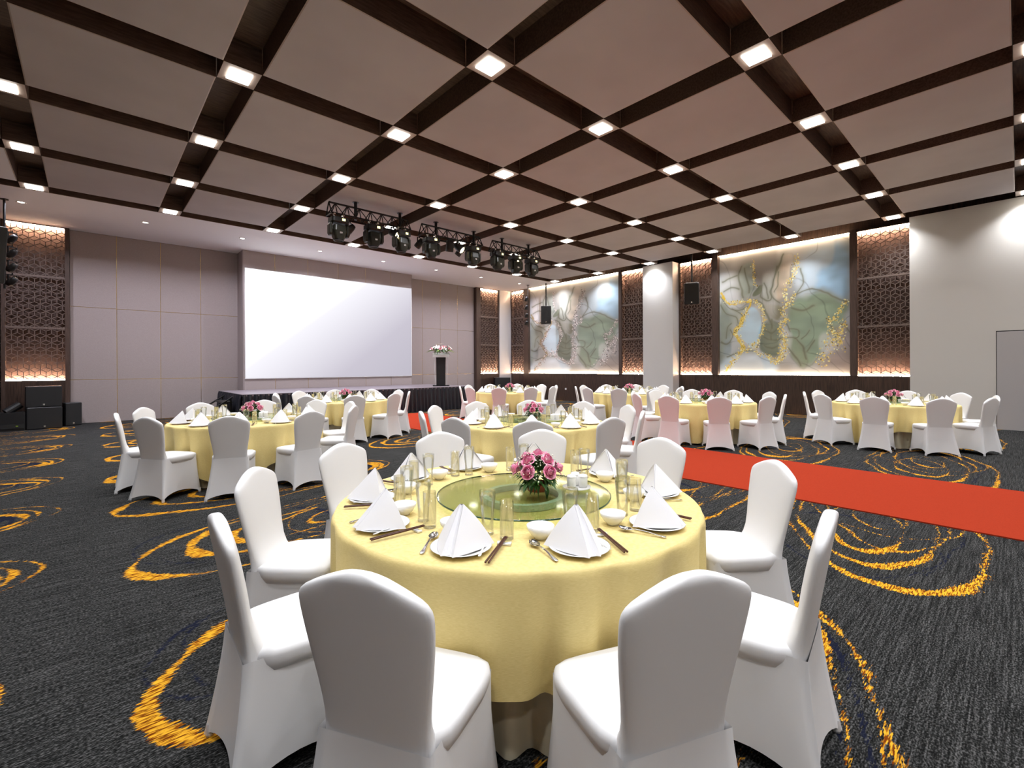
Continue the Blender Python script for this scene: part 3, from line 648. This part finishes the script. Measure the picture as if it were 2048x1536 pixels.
def moving_head():
    t = thing('moving_head_light', 'x', 'stage light', group='moving heads under the trusses')
    for x in (-0.1, 0.1):
        g = G().tube((x, 0, 0.0), (x, 0, -0.06), 0.018, 8); g.tube((x-0.02, 0, 0.01), (x+0.02, 0, 0.01), 0.032, 10); g.build('clamp', 'badge', t)
    b_ = G().loft([rrect(0.15, 0.12, 0.05, z=-0.06), rrect(0.19, 0.15, 0.05, z=-0.08), rrect(0.19, 0.15, 0.05, z=-0.17), rrect(0.13, 0.12, 0.04, z=-0.195)], True, True).build('base', 'black_plastic', t)
    G().box(0.02, 0.09, -0.153, -0.148, -0.15, -0.10).build('display', 'display_lit', b_)
    for s_ in (-1, 1):
        G().loft([rrect(0.03, 0.07, 0.02, z=-0.19, cx=s_*0.165), rrect(0.032, 0.085, 0.02, z=-0.24, cx=s_*0.19), rrect(0.032, 0.085, 0.02, z=-0.42, cx=s_*0.19), rrect(0.026, 0.06, 0.02, z=-0.47, cx=s_*0.18)], True, True).build('yoke_arm', 'olive_plastic', t)
    hd = G().loft([rrect(0.07, 0.07, 0.04, z=-0.215), rrect(0.13, 0.12, 0.05, z=-0.24), rrect(0.145, 0.14, 0.05, z=-0.36), rrect(0.12, 0.12, 0.05, z=-0.47), rrect(0.105, 0.105, 0.06, z=-0.53)], True, True).build('head', 'olive_plastic', t)
    G().lathe([(0.105, -0.525), (0.11, -0.56), (0.09, -0.56), (0.085, -0.54), (0.001, -0.54)], 18).build('lens_hood', 'black_plastic', hd, True)
    G().box(-0.03, 0.03, -0.146, -0.12, -0.43, -0.39).build('vent_badge', 'badge', hd)
    return freeze(t)
mh = moving_head(); zc = ZB-0.03
mh_spots = [(4.02, 'leftmost moving head, at the near end of the left truss'), (4.83, 'moving head at the middle of the left truss'), (5.54, 'moving head at the right end of the left truss'),
            (6.38, 'moving head at the left end of the middle truss'), (7.70, 'moving head at the right end of the middle truss'),
            (8.58, 'moving head at the left end of the right truss'), (9.28, 'moving head at the middle of the right truss'), (9.95, 'rightmost moving head, at the end of the right truss')]
for k, (x, lab) in enumerate(mh_spots):
    lab = 'black ' + lab
    if k == 0: mh.location = (x, TY-0.16, zc); mh['label'] = lab; mh.rotation_euler = (0, 0, 0.0)
    else: copy_tree(mh, (x, TY-0.16, zc), 0.12*((k % 3)-1), lab)
def par_can(label, loc, tilt, rz, lit=False, s_=1.0, group='par cans under the trusses'):
    t = thing('par_light', label, 'stage light', loc, rz, group)
    R_ = Matrix.Rotation(tilt, 4, 'X')
    b_ = G().lathe([(0.03, 0.12), (0.055, 0.11), (0.075, 0.05), (0.085, -0.05), (0.085, -0.13), (0.078, -0.13), (0.075, -0.10)], 16, cap0=True).xf(Matrix.Translation((0, 0, -0.16)) @ R_ @ Matrix.Scale(s_, 4)).build('can', 'black_plastic', t, True)
    G().lathe([(0.076, -0.11), (0.001, -0.115)], 16).xf(Matrix.Translation((0, 0, -0.16)) @ R_ @ Matrix.Scale(s_, 4)).build('lens', 'par_lit' if lit else 'badge', b_)
    g = G(); 
    for q_ in (-1, 1): g.bar((q_*0.092, 0, -0.17), (q_*0.092, 0, -0.03), 0.012, 0.03, (0, 1, 0))
    g.bar((-0.098, 0, -0.03), (0.098, 0, -0.03), 0.012, 0.03, (0, 1, 0)); g.tube((0, 0, -0.03), (0, 0, 0.02), 0.012); g.build('bracket', 'black_metal', t)
    return t
zp = ZB-0.02
par_can('small par can beside the leftmost moving head', (4.42, TY+0.16, zp), 0.9, 0.6)
par_can('lit par can between the last two heads of the left truss', (5.33, TY-0.16, zp), -1.15, 0.5, True)
par_can('par can at the left end of the middle truss', (6.24, TY+0.16, zp), 0.8, 0.4)
par_can('tilted par can left of centre on the middle truss', (6.95, TY-0.16, zp), 0.35, -0.3, s_=1.2)
par_can('lit tilted par can at centre of the middle truss', (7.22, TY-0.16, zp), -0.9, 0.5, True, 1.2)
par_can('par can near the right end of the middle truss', (7.50, TY+0.16, zp), 0.6, 0.9)
par_can('par can at the left end of the right truss', (8.45, TY-0.16, zp), 0.8, -0.9)
par_can('lit par can at the middle of the right truss', (9.25, TY-0.16, zp), -1.0, 0.5, True)
# vertical light bars and hanging speakers
def light_bar(label, x, y, zl, rz, side):
    t = thing('light_bar', f'black vertical bar holding four small lamps {label}', 'light bar', (x, y, 0)); G().tube((0, 0, zl[-1]-0.2), (0, 0, HC-0.02), 0.022).build('pole', 'black_metal', t); G().tube((0, 0, HC-0.02), (0, 0, HC), 0.07, 12).build('ceiling_plate', 'black_metal', t)
    for k, z in enumerate(zl):
        par_can(f'small par can {label}, {["top", "second", "third", "bottom"][k]} on its bar', (x+side*0.12, y-0.02, z+0.14), 0.85, rz, False, 0.85, 'par cans on the vertical bars')
        G().bar((0, 0, z+0.12), (side*0.12, -0.02, z+0.12), 0.02, 0.02, (0, 0, 1)).build('bracket_arm', 'black_metal', t)
light_bar('left of the far mural', 14.80, 15.10, [4.62, 4.23, 3.87, 3.52], -0.3, -1)
light_bar('before the far left lattice', -1.38, 15.06, [4.40, 4.08, 3.77, 3.46], 0.9, 1)
def speaker_box(t, wd, dp, ht, z0, mat='black_plastic', badge=True):
    G().loft([rrect(wd/2-0.01, dp/2-0.01, 0.03, z=z0), rrect(wd/2, dp/2, 0.03, z=z0+0.012), rrect(wd/2, dp/2, 0.03, z=z0+ht-0.012), rrect(wd/2-0.01, dp/2-0.01, 0.03, z=z0+ht)], True, True).build('cabinet', mat, t)
    G().box(-wd/2+0.02, wd/2-0.02, -dp/2-0.012, -dp/2+0.01, z0+0.02, z0+ht-0.02).build('grille', 'grille', t)
    if badge: G().box(-0.018, 0.018, -dp/2-0.016, -dp/2-0.012, z0+0.05, z0+0.09).build('badge', 'badge', t)
def hung_speaker(label, x, y, zc_, rz, wd=0.45, dp=0.4, ht=0.78, tilt=0.0, top=HC):
    t = thing('hanging_speaker', label, 'speaker', (x, y, zc_), rz); speaker_box(t, wd, dp, ht, -ht/2)
    G().tube((0, 0.05, ht/2-0.02), (0, 0.05, top-zc_), 0.03, 10).build('pole', 'black_metal', t); g = G(); g.box(-wd/2+0.05, wd/2-0.05, 0.0, 0.1, ht/2, ht/2+0.03); g.build('yoke', 'badge', t)
    for ch in t.children:
        if ch.name.split('.')[0] in ('cabinet', 'grille', 'badge'): ch.rotation_euler = (tilt, 0, 0)
    return t
hung_speaker('black speaker hanging on a pole in front of the far mural', 15.06, 14.22, 3.80, -0.82)
hung_speaker('black speaker hanging on a pole beside the pillar', 15.0, 7.42, 3.94, -1.15, 0.46, 0.42, 0.70, 0.18, HC+DEP)
hung_speaker('dark speaker hanging at the left edge of the picture', -1.31, 11.6, 3.42, 0.5, 0.42, 0.42, 0.95, 0.12)
# floor speakers
def floor_speaker(name, label, x, y, rz, wd, dp, ht, z0=0.0):
    t = thing(name, label, 'speaker', (x, y, z0), rz); speaker_box(t, wd, dp, ht, 0.0); return t
floor_speaker('subwoofer', 'lower black subwoofer of the stack beneath the left lattice screen', -0.86, 16.58, 0.10, 0.64, 0.60, 0.54)
floor_speaker('subwoofer', 'upper black subwoofer of the stack beneath the left lattice screen', -0.86, 16.60, 0.06, 0.65, 0.60, 0.52, 0.54)
floor_speaker('monitor_speaker', 'small black speaker right of the stacked subwoofers', -0.36, 16.90, 0.25, 0.34, 0.34, 0.60)
floor_speaker('corner_speaker', 'black subwoofer on the floor in the far corner', 14.52, 16.62, -0.55, 0.75, 0.5, 1.00)
t = thing('equipment_case', 'black equipment case with green light left of the subwoofers', 'equipment', (-1.40, 16.45, 0), 0.1)
G().loft([rrect(0.22, 0.24, 0.02, z=0.0), rrect(0.22, 0.24, 0.02, z=0.44)], True, True).build('case', 'black_plastic', t)
G().box(-0.2, 0.2, -0.25, -0.235, 0.06, 0.16).build('rack_panel', 'grille', t); G().box(0.06, 0.10, -0.254, -0.25, 0.10, 0.13).build('indicator', 'leaf_light', t)
g = G(); g.tube((-0.1, -0.05, 0.44), (0.14, 0.02, 0.62), 0.09, 12); g.tube((0.0, 0, 0.44), (0.0, 0, 0.52), 0.06, 10); g.build('spotlight_unit', 'black_plastic', t)

# ------------------------------------------------------------------ banquet chair in a stretch cover
def chair_proto():
    t = thing('banquet_chair', 'x', 'chair'); n = 32
    # backrest
    zz = [0.40, 0.44, 0.47, 0.50, 0.54, 0.60, 0.67, 0.74, 0.79, 0.82, 0.842, 0.858, 0.871, 0.883, 0.894, 0.905, 0.915, 0.924, 0.932, 0.938, 0.942]
    hw = [0.172, 0.170, 0.168, 0.167, 0.170, 0.178, 0.189, 0.199, 0.2045, 0.2065, 0.2065, 0.203, 0.194, 0.179, 0.158, 0.134, 0.110, 0.086, 0.062, 0.040, 0.018]
    loops = []
    for z, w_ in zip(zz, hw):
        yb = -0.195-0.085*((z-0.40)/0.54)**1.25; rim = 0.025 if z < 0.915 else 0.025*math.sqrt(max(0.08, 1-((z-0.915)/0.029)**2))
        fr = 0.024 + 0.115*max(0, (0.60-z)/0.20)**2.4
        fr = min(fr, 0.14); bk = rim; lp = []
        if z > 0.915: fr = rim
        for i in range(n):
            a = 2*PI*i/n; cx_, sn = math.cos(a), math.sin(a); ex = math.copysign(abs(cx_)**0.42, cx_); ey = math.copysign(abs(sn)**0.75, sn)
            pad = 0.010*math.sin(PI*min(1, max(0, (z-0.45)/0.48)))*(1-ex*ex)
            lp.append((w_*ex, yb+(fr+pad)*ey if sn > 0 else yb+(bk+0.3*pad)*ey, z))
        loops.append(lp)
    G().loft(loops, True, True).build('backrest', 'chair_cover', t, True)
    # seat pad
    loops = []
    for z, k in ((0.40, -0.012), (0.43, -0.002), (0.455, 0.002), (0.472, -0.003), (0.480, -0.018), (0.486, -0.06), (0.488, -0.12), (0.488, -0.19)):
        lp = []
        for i in range(n):
            a = 2*PI*i/n; ca, sa = math.cos(a), math.sin(a); rr = 1/((abs(ca)**5+abs(sa)**5)**0.2); x = (0.207+k)*rr*ca; y = (0.197+k)*rr*sa; x *= 1.0+0.07*y/0.2; lp.append((x, y-0.008, z+(0.004*math.cos(y*7))))
        loops.append(lp)
    G().loft(loops, True, True).build('seat', 'chair_cover', t, True)
    # stretched skirt down to the four feet
    tops = [(0.213, 0.190), (-0.213, 0.190), (-0.176, -0.2285), (0.176, -0.2285)]; feet = [(0.222, 0.205), (-0.222, 0.205), (-0.240, -0.295), (0.240, -0.295)]; m_ = 12; loops = []
    for ls in range(13):
        s_ = ls/12; lp = []
        for k in range(4):
            a_t, b_t, a_f, b_f = tops[k], tops[(k+1) % 4], feet[k], feet[(k+1) % 4]
            cur = s_**1.35 if True else s_
            A = [a_t[i]+(a_f[i]-a_t[i])*cur for i in (0, 1)]; B = [b_t[i]+(b_f[i]-b_t[i])*cur for i in (0, 1)]
            ex, ey = B[0]-A[0], B[1]-A[1]; ln = math.hypot(ex, ey); nx, ny = ey/ln, -ex/ln
            for i in range(m_):
                u = i/m_; b4 = 4*u*(1-u); pinch = ((0.0 if k == 2 else 0.004)+0.046*s_)*b4**0.8; corner = 0.0; ck = 1-(0.13 if k != 2 or u > 0.5 else 0.0)*max(0, 1-b4*2.6)*(1-s_)**0.7
                if (k == 1 and u > 0.5) or k == 2 or (k == 3 and u < 0.5): ck = 1.0
                arch = (0.075 if k in (1, 3) else 0.058)*b4**0.7
                z = 0.458*(1-s_)+arch*s_**2+0.004*s_
                lp.append(((A[0]+ex*u-nx*pinch)*ck, (A[1]+ey*u-ny*pinch)*ck, z))
        loops.append(lp)
    G().loft(loops).build('skirt', 'chair_cover', t, True)
    ft = G().lathe([(0.013, 0.0), (0.016, 0.012), (0.012, 0.05)], 8, cap0=True).mesh('foot_pocket', 'chair_cover', True)
    for x, y in feet: ob('foot_pocket', ft, t, (x*0.94, y*0.94, 0))
    return freeze(t)

# ------------------------------------------------------------------ tables
RT, HT = 0.95, 0.755
def table_proto():
    t = thing('banquet_table', 'x', 'table', group='round banquet tables')
    G().lathe([(0.001, HT-0.03), (RT-0.02, HT-0.03), (RT-0.02, HT-0.004), (0.001, HT-0.004)], 40).build('tabletop', 'channel_wood', t)
    for a in (0.4, 0.4+PI/2, 0.4+PI, 0.4-PI/2): G().tube((0.62*math.cos(a), 0.62*math.sin(a), 0), (0.6*math.cos(a), 0.6*math.sin(a), HT-0.03), 0.02).build('leg', 'steel', t)
    n = 240; loops = []
    for s_ in (0, 0.25, 0.5, 0.75, 1):
        loops.append([(((RT-0.03)-0.075*min(1, 4*s_)-0.03*s_*(1-math.cos(26*a+2*math.sin(3*a))))*math.cos(a), ((RT-0.03)-0.075*min(1, 4*s_)-0.03*s_*(1-math.cos(26*a+2*math.sin(3*a))))*math.sin(a), (HT-0.03)*(1-s_)+0.004*s_) for a in (2*PI*i/n for i in range(n))])
    G().loft(loops).build('table_skirt', 'cream_cloth', t, True)
    return freeze(t)
def cloth_mesh(seed, rot, half=1.385):
    r = np.random.RandomState(seed); n = 360; g = G(); loops = []
    for rr in (0.05, 0.3, 0.6, 0.85, RT-0.02, RT-0.006): loops.append([(rr*math.cos(2*PI*i/n), rr*math.sin(2*PI*i/n), HT) for i in range(n)])
    ph = r.rand(6)*2*PI
    A = [2*PI*i/n for i in range(n)]
    drop = []; fold = []
    for a in A:
        c_, s_ = abs(math.cos(a-rot)), abs(math.sin(a-rot)); Ls = half*min(1/max(c_, 1e-6), 1/max(s_, 1e-6)); d = min(Ls-RT, 0.72)
        drop.append(d); x = 19*a+1.6*math.sin(2*a+ph[0])+1.3*math.sin(5*a+ph[1]); f = 0.5+0.5*math.cos(x); f = f**2.2
        fold.append(f*(0.65+0.35*math.sin(3*a+ph[2])))
    drop = list(np.convolve(np.r_[drop[-6:], drop, drop[:6]], np.ones(13)/13, 'valid'))
    for s_ in (0.0, 0.03, 0.07, 0.14, 0.25, 0.4, 0.55, 0.7, 0.85, 1.0):
        lp = []
        for a, d, f in zip(A, drop, fold):
            t = d*s_; out = 0.014*min(1, t/0.02); amp = 0.10*min(1, (t/0.45))**0.75; rr = RT+out-amp*f+0.012*t; lp.append((rr*math.cos(a), rr*math.sin(a), HT-max(0, t-0.004)-0.001*(s_ > 0)-0.006*(1-f)*s_))
        loops.append(lp)
    g.loft(loops, True)
    return g.mesh('tablecloth', 'gold_cloth', True)

# ------------------------------------------------------------------ tableware
plate_me = G().lathe([(0.001, 0.004), (0.06, 0.004), (0.075, 0.006), (0.118, 0.018), (0.122, 0.017), (0.08, 0.002), (0.06, 0.0), (0.001, 0.0)], 40).mesh('dinner_plate', 'china', True)
bowl_me = G().lathe([(0.026, 0.0), (0.028, 0.006), (0.040, 0.016), (0.054, 0.036), (0.0585, 0.054), (0.0565, 0.054), (0.050, 0.036), (0.036, 0.016), (0.001, 0.009)], 32, cap0=True).mesh('rice_bowl', 'china', True)
pils_me = G().lathe([(0.001, 0.0), (0.026, 0.0), (0.027, 0.004), (0.0255, 0.02), (0.027, 0.07), (0.032, 0.12), (0.0355, 0.16), (0.035, 0.187), (0.0335, 0.187), (0.034, 0.16), (0.0305, 0.12), (0.0252, 0.07), (0.0235, 0.022), (0.001, 0.016)], 28).mesh('flared_glass', 'glass', True)
high_me = G().lathe([(0.001, 0.0), (0.0285, 0.0), (0.0295, 0.004), (0.0295, 0.16), (0.0278, 0.16), (0.0272, 0.02), (0.001, 0.014)], 28).mesh('highball_glass', 'glass', True)
def napkin_mesh():
    g = G(); ap = np.array((0, 0.015, 0.165)); nu, nv = 9, 9
    for sd in (-1, 1):
        for lay, (inset, sp) in enumerate(((0.0, 0.030), (0.010, 0.012))):
            ridge = np.array((sd*sp*0.8, -0.130+inset*1.2, 0.010)); wing = np.array((sd*(0.122-inset), 0.060, 0.006)); apx = ap+np.array((sd*sp*0.25, inset*0.6, -inset*0.9)); loops = []
            for j in range(nv):
                v_ = j/(nv-1); row = []
                for i in range(nu):
                    u = i/(nu-1); base = ridge*(1-u)+wing*u; bulge = 0.010*math.sin(PI*u)*(1-v_); nrm = np.array((sd*0.75, -0.66, 0.0)); p = base*(1-v_)+apx*v_+nrm*bulge; p[2] += 0.012*math.sin(PI*v_)*u
                    row.append(tuple(p))
                loops.append(row)
            g.loft(loops, closed=False)
    # centre crease between the two front edges and the closed back
    for a, b_ in (((0.024, -0.130, 0.010), (0.0, -0.105, 0.008)), ((0.0, -0.105, 0.008), (-0.024, -0.130, 0.010))):
        g.add([a, b_, (0, 0.012, 0.160), (a[0]*0.28, 0.014, 0.164)] if a[0] > 0 else [a, b_, (b_[0]*0.28, 0.014, 0.164), (0, 0.012, 0.160)], [(0, 1, 2, 3)])
    g.add([(0.122, 0.060, 0.006), (-0.122, 0.060, 0.006), (0.0, 0.035, 0.06), (0.007, 0.015, 0.165), (-0.007, 0.015, 0.165)], [(0, 3, 2), (1, 2, 4), (2, 3, 4), (0, 2, 1)])
    return g.mesh('napkin', 'napkin', True)
nap_me = napkin_mesh()
def spoon_mesh(mat='steel', s_=1.0, white=False):
    g = G(); loops = []     # along -Y handle; bowl centre at origin
    for y, w_, z in ((0.034, 0.002, 0.010), (0.028, 0.012, 0.0085), (0.014, 0.0195, 0.005), (0.0, 0.0205, 0.0035), (-0.014, 0.016, 0.005), (-0.026, 0.007, 0.010), (-0.04, 0.0045, 0.014), (-0.09, 0.0045, 0.012), (-0.13, 0.0065, 0.006), (-0.155, 0.0095, 0.0035), (-0.168, 0.006, 0.0030)):
        cup = 0.007 if y > -0.02 else 0.0
        loops.append([(-w_, y, z+cup), (-w_*0.5, y, z+cup*0.2), (0, y, z), (w_*0.5, y, z+cup*0.2), (w_, y, z+cup), (w_*0.5, y, z-0.0012+cup*0.2), (0, y, z-0.002), (-w_*0.5, y, z-0.0012+cup*0.2)])
    g.loft(loops, True, True); g.xf(Matrix.Scale(s_, 4)); return g.mesh('spoon', mat, True)
spoon_me = spoon_mesh(); soup_me = spoon_mesh('china', 0.72)
chop_me = G().bar((0, -0.12, 0.009), (0, 0.12, 0.017), 0.006, 0.006, (0, 0, 1)).mesh('chopstick', 'chopstick')
rest_me = G().loft([[(x, y, z) for y, z in ((-0.011, 0.0), (0.011, 0.0), (0.010, zt), (-0.010, zt))] for x, zt in ((-0.028, 0.012), (-0.02, 0.010), (0.0, 0.006), (0.02, 0.010), (0.028, 0.012))], True, True).mesh('chopstick_rest', 'china', True)

def rot2(a, lat, rad):      # lateral (diner's right) and radius -> offset from the table centre
    return (rad*math.cos(a)-lat*math.sin(a), rad*math.sin(a)+lat*math.cos(a))
def setting(tc, a, seat, level):
    rz = a+PI/2; z = HT+0.0015; J = lambda s_: random.uniform(-s_, s_)
    def put(name, me, lat, rad, zo, label, cat, dr=0.0, group=None):
        x, y = rot2(a, lat+J(0.006), rad+J(0.006)); o = ob(name, me, None, (tc[0]+x, tc[1]+y, z+zo), rz+dr); return tag(o, f'{label}, {seat}', cat, group)
    put('dinner_plate', plate_me, 0, 0.785, 0, 'white china plate under the napkin', 'plate', J(1), 'dinner plates')
    put('napkin', nap_me, 0, 0.785, 0.008, 'white napkin folded into a pyramid', 'napkin', J(0.15), 'folded napkins')
    put('rice_bowl', bowl_me, -0.105, 0.625, 0, 'small white rice bowl', 'bowl', 0, 'rice bowls')
    put('flared_glass', pils_me, 0.045, 0.60, 0, 'tall flared drinking glass', 'glass', 0, 'flared glasses')
    put('highball_glass', high_me, 0.145, 0.625, 0, 'straight clear drinking glass', 'glass', 0, 'straight glasses')
    if level >= 1:
        put('metal_spoon', spoon_me, -0.150, 0.715, 0.002, 'shiny metal spoon', 'spoon', J(0.12)+0.12, 'metal spoons')
        x, y = rot2(a, 0.150, 0.775); t = thing('chopsticks', f'pair of dark chopsticks, {seat}', 'chopsticks', (tc[0]+x, tc[1]+y, z+0.002), rz+J(0.08), 'chopsticks')
        for s_ in (-1, 1): o = ob('chopstick', chop_me, t, (s_*0.005, 0, 0)); o.rotation_euler = (0, 0, s_*0.012)
    if level >= 2:
        put('chopstick_rest', rest_me, 0.150, 0.690, 0, 'small white chopstick rest', 'chopstick rest', J(0.1), 'chopstick rests')
        put('soup_spoon', soup_me, 0.088, 0.745, 0.013, 'white china soup spoon on the plate edge', 'spoon', 0.12, 'china spoons')

def susan(tc, off, td, flo):
    t = thing('lazy_susan', f'round green glass turntable on the {td}', 'turntable', (tc[0]+off[0], tc[1]+off[1], HT+0.002), 0, 'glass turntables')
    R = 0.465; z = 0.032
    G().lathe([(0.001, z), (R-0.004, z), (R-0.004, z+0.008), (0.001, z+0.008)], 64).build('glass_disc', 'susan_glass', t)
    G().lathe([(R-0.004, z), (R, z+0.001), (R, z+0.007), (R-0.004, z+0.008)], 64).build('disc_edge', 'susan_edge', t, True)
    G().lathe([(0.19, 0.0), (0.222, 0.0), (0.222, z-0.001), (0.19, z-0.001), (0.19, 0.0)], 48).build('bearing_ring', 'ring_metal', t)
    return (tc[0]+off[0]+flo[0], tc[1]+off[1]+flo[1], HT+0.002+z+0.0085)
def cruet(td, x, y, z, rz):
    t = thing('condiment_set', f'white china condiment pots on the {td}', 'condiments', (x, y, z), rz, 'condiment sets')
    G().lathe([(0.001, 0.0), (0.075, 0.0), (0.08, 0.006), (0.001, 0.004)], 24).build('tray', 'china', t, True)
    for k, (px, py) in enumerate(((-0.035, 0.02), (0.035, 0.02), (0, -0.035))):
        p = G().lathe([(0.022, 0.005), (0.026, 0.02), (0.026, 0.062), (0.022, 0.068)], 16, c=(px, py, 0), cap0=True).build('pot', 'china', t, True)
        G().lathe([(0.027, 0.066), (0.022, 0.076), (0.001, 0.08)], 16, c=(px, py, 0)).build('lid', 'china', p, True)

chair0 = chair_proto(); table0 = table_proto(); flower0 = centrepiece(); used = set()
def place(proto, loc, rz, label, group=None):
    if proto.name not in used:
        used.add(proto.name); proto.location = loc; proto.rotation_euler = (0, 0, rz); proto['label'] = label
        if group: proto['group'] = group
        return proto
    return copy_tree(proto, loc, rz, label, None, group)
RC = 1.155                # chair origin to table centre
T1C = [(0.526,1.161),(1.141,0.579),(0.361,1.973),(0.650,2.75),(1.327,3.202),(2.13,3.231),(2.80,2.70),(3.12,1.81),(2.842,0.929),(1.998,0.474)]
TABLES = [  # name, centre, phi, detail, cloth rotation
 ('nearest table', (1.75, 1.878), None, 2, -2.33), ('leftmost table', (1.663, 7.309), 33.0, 1, 0.3), ('table before the screen', (4.198, 10.18), 4.1, 0, 0.9),
 ('second nearest table', (4.281, 4.324), 10.1, 1, 0.55), ('far corner table', (9.122, 10.143), 1.1, 0, 0.2), ('table beside the pillar', (10.963, 7.266), 24.4, 0, 0.7),
 ('table below the right mural', (9.292, 4.346), -0.4, 0, 1.0), ('rightmost table', (11.377, 1.637), -1.9, 0, 0.35)]
RANK = ['nearest', 'second', 'middle', 'fourth', 'farthest']
for ti, (td, tc, phi, lev, crot) in enumerate(TABLES):
    place(table0, (tc[0], tc[1], 0), ti*0.7, f'round banquet table with cream skirt, {td}')
    tag(ob('tablecloth', cloth_mesh(ti+1, crot), None, (tc[0], tc[1], 0)), f'gold tablecloth draped over the {td}', 'tablecloth', 'gold tablecloths')
    seats = []
    if phi is None:
        for x, y in T1C:
            a = math.atan2(y-tc[1], x-tc[0]); seats.append((a, max(1.405, math.hypot(x-tc[0], y-tc[1]))-0.27))
    else: seats = [(math.radians(phi+36*k), RC+random.uniform(-0.01, 0.02)) for k in range(10)]
    va = math.atan2(tc[1], tc[0]); info = []
    for a, rc in seats:
        lat = math.sin(va-a); info.append((a, rc, 'left' if lat < 0 else 'right', math.cos(a-va)))
    for side in ('left', 'right'):
        ss = sorted([q_ for q_ in info if q_[2] == side], key=lambda q_: q_[3])
        for k, (a, rc, _, _) in enumerate(ss):
            rk = RANK[min(k, 4)] if len(ss) <= 5 else (RANK+['sixth'])[k]
            x, y = tc[0]+rc*math.cos(a), tc[1]+rc*math.sin(a)
            place(chair0, (x, y, 0), a+PI/2+random.uniform(-0.04, 0.04), f'white covered banquet chair, {rk} on the {side} of the {td}', 'covered chairs around the round tables')
            setting(tc, a, f'{rk} {side} seat, {td}', lev)
    off = (-0.02, -0.07) if ti == 0 else (0, 0)
    flo = (0.075, -0.03) if ti == 0 else (0.03, -0.02)
    p = susan(tc, off, td, flo); f_ = place(flower0, p, ti*0.8, f'pink rose centrepiece in a red pot on the {td}', 'rose centrepieces')
    if ti in (0, 1, 3): cruet(td, tc[0]+off[0]+(0.28 if ti == 0 else 0.10), tc[1]+off[1]+(-0.14 if ti == 0 else -0.33), p[2], 0.4)
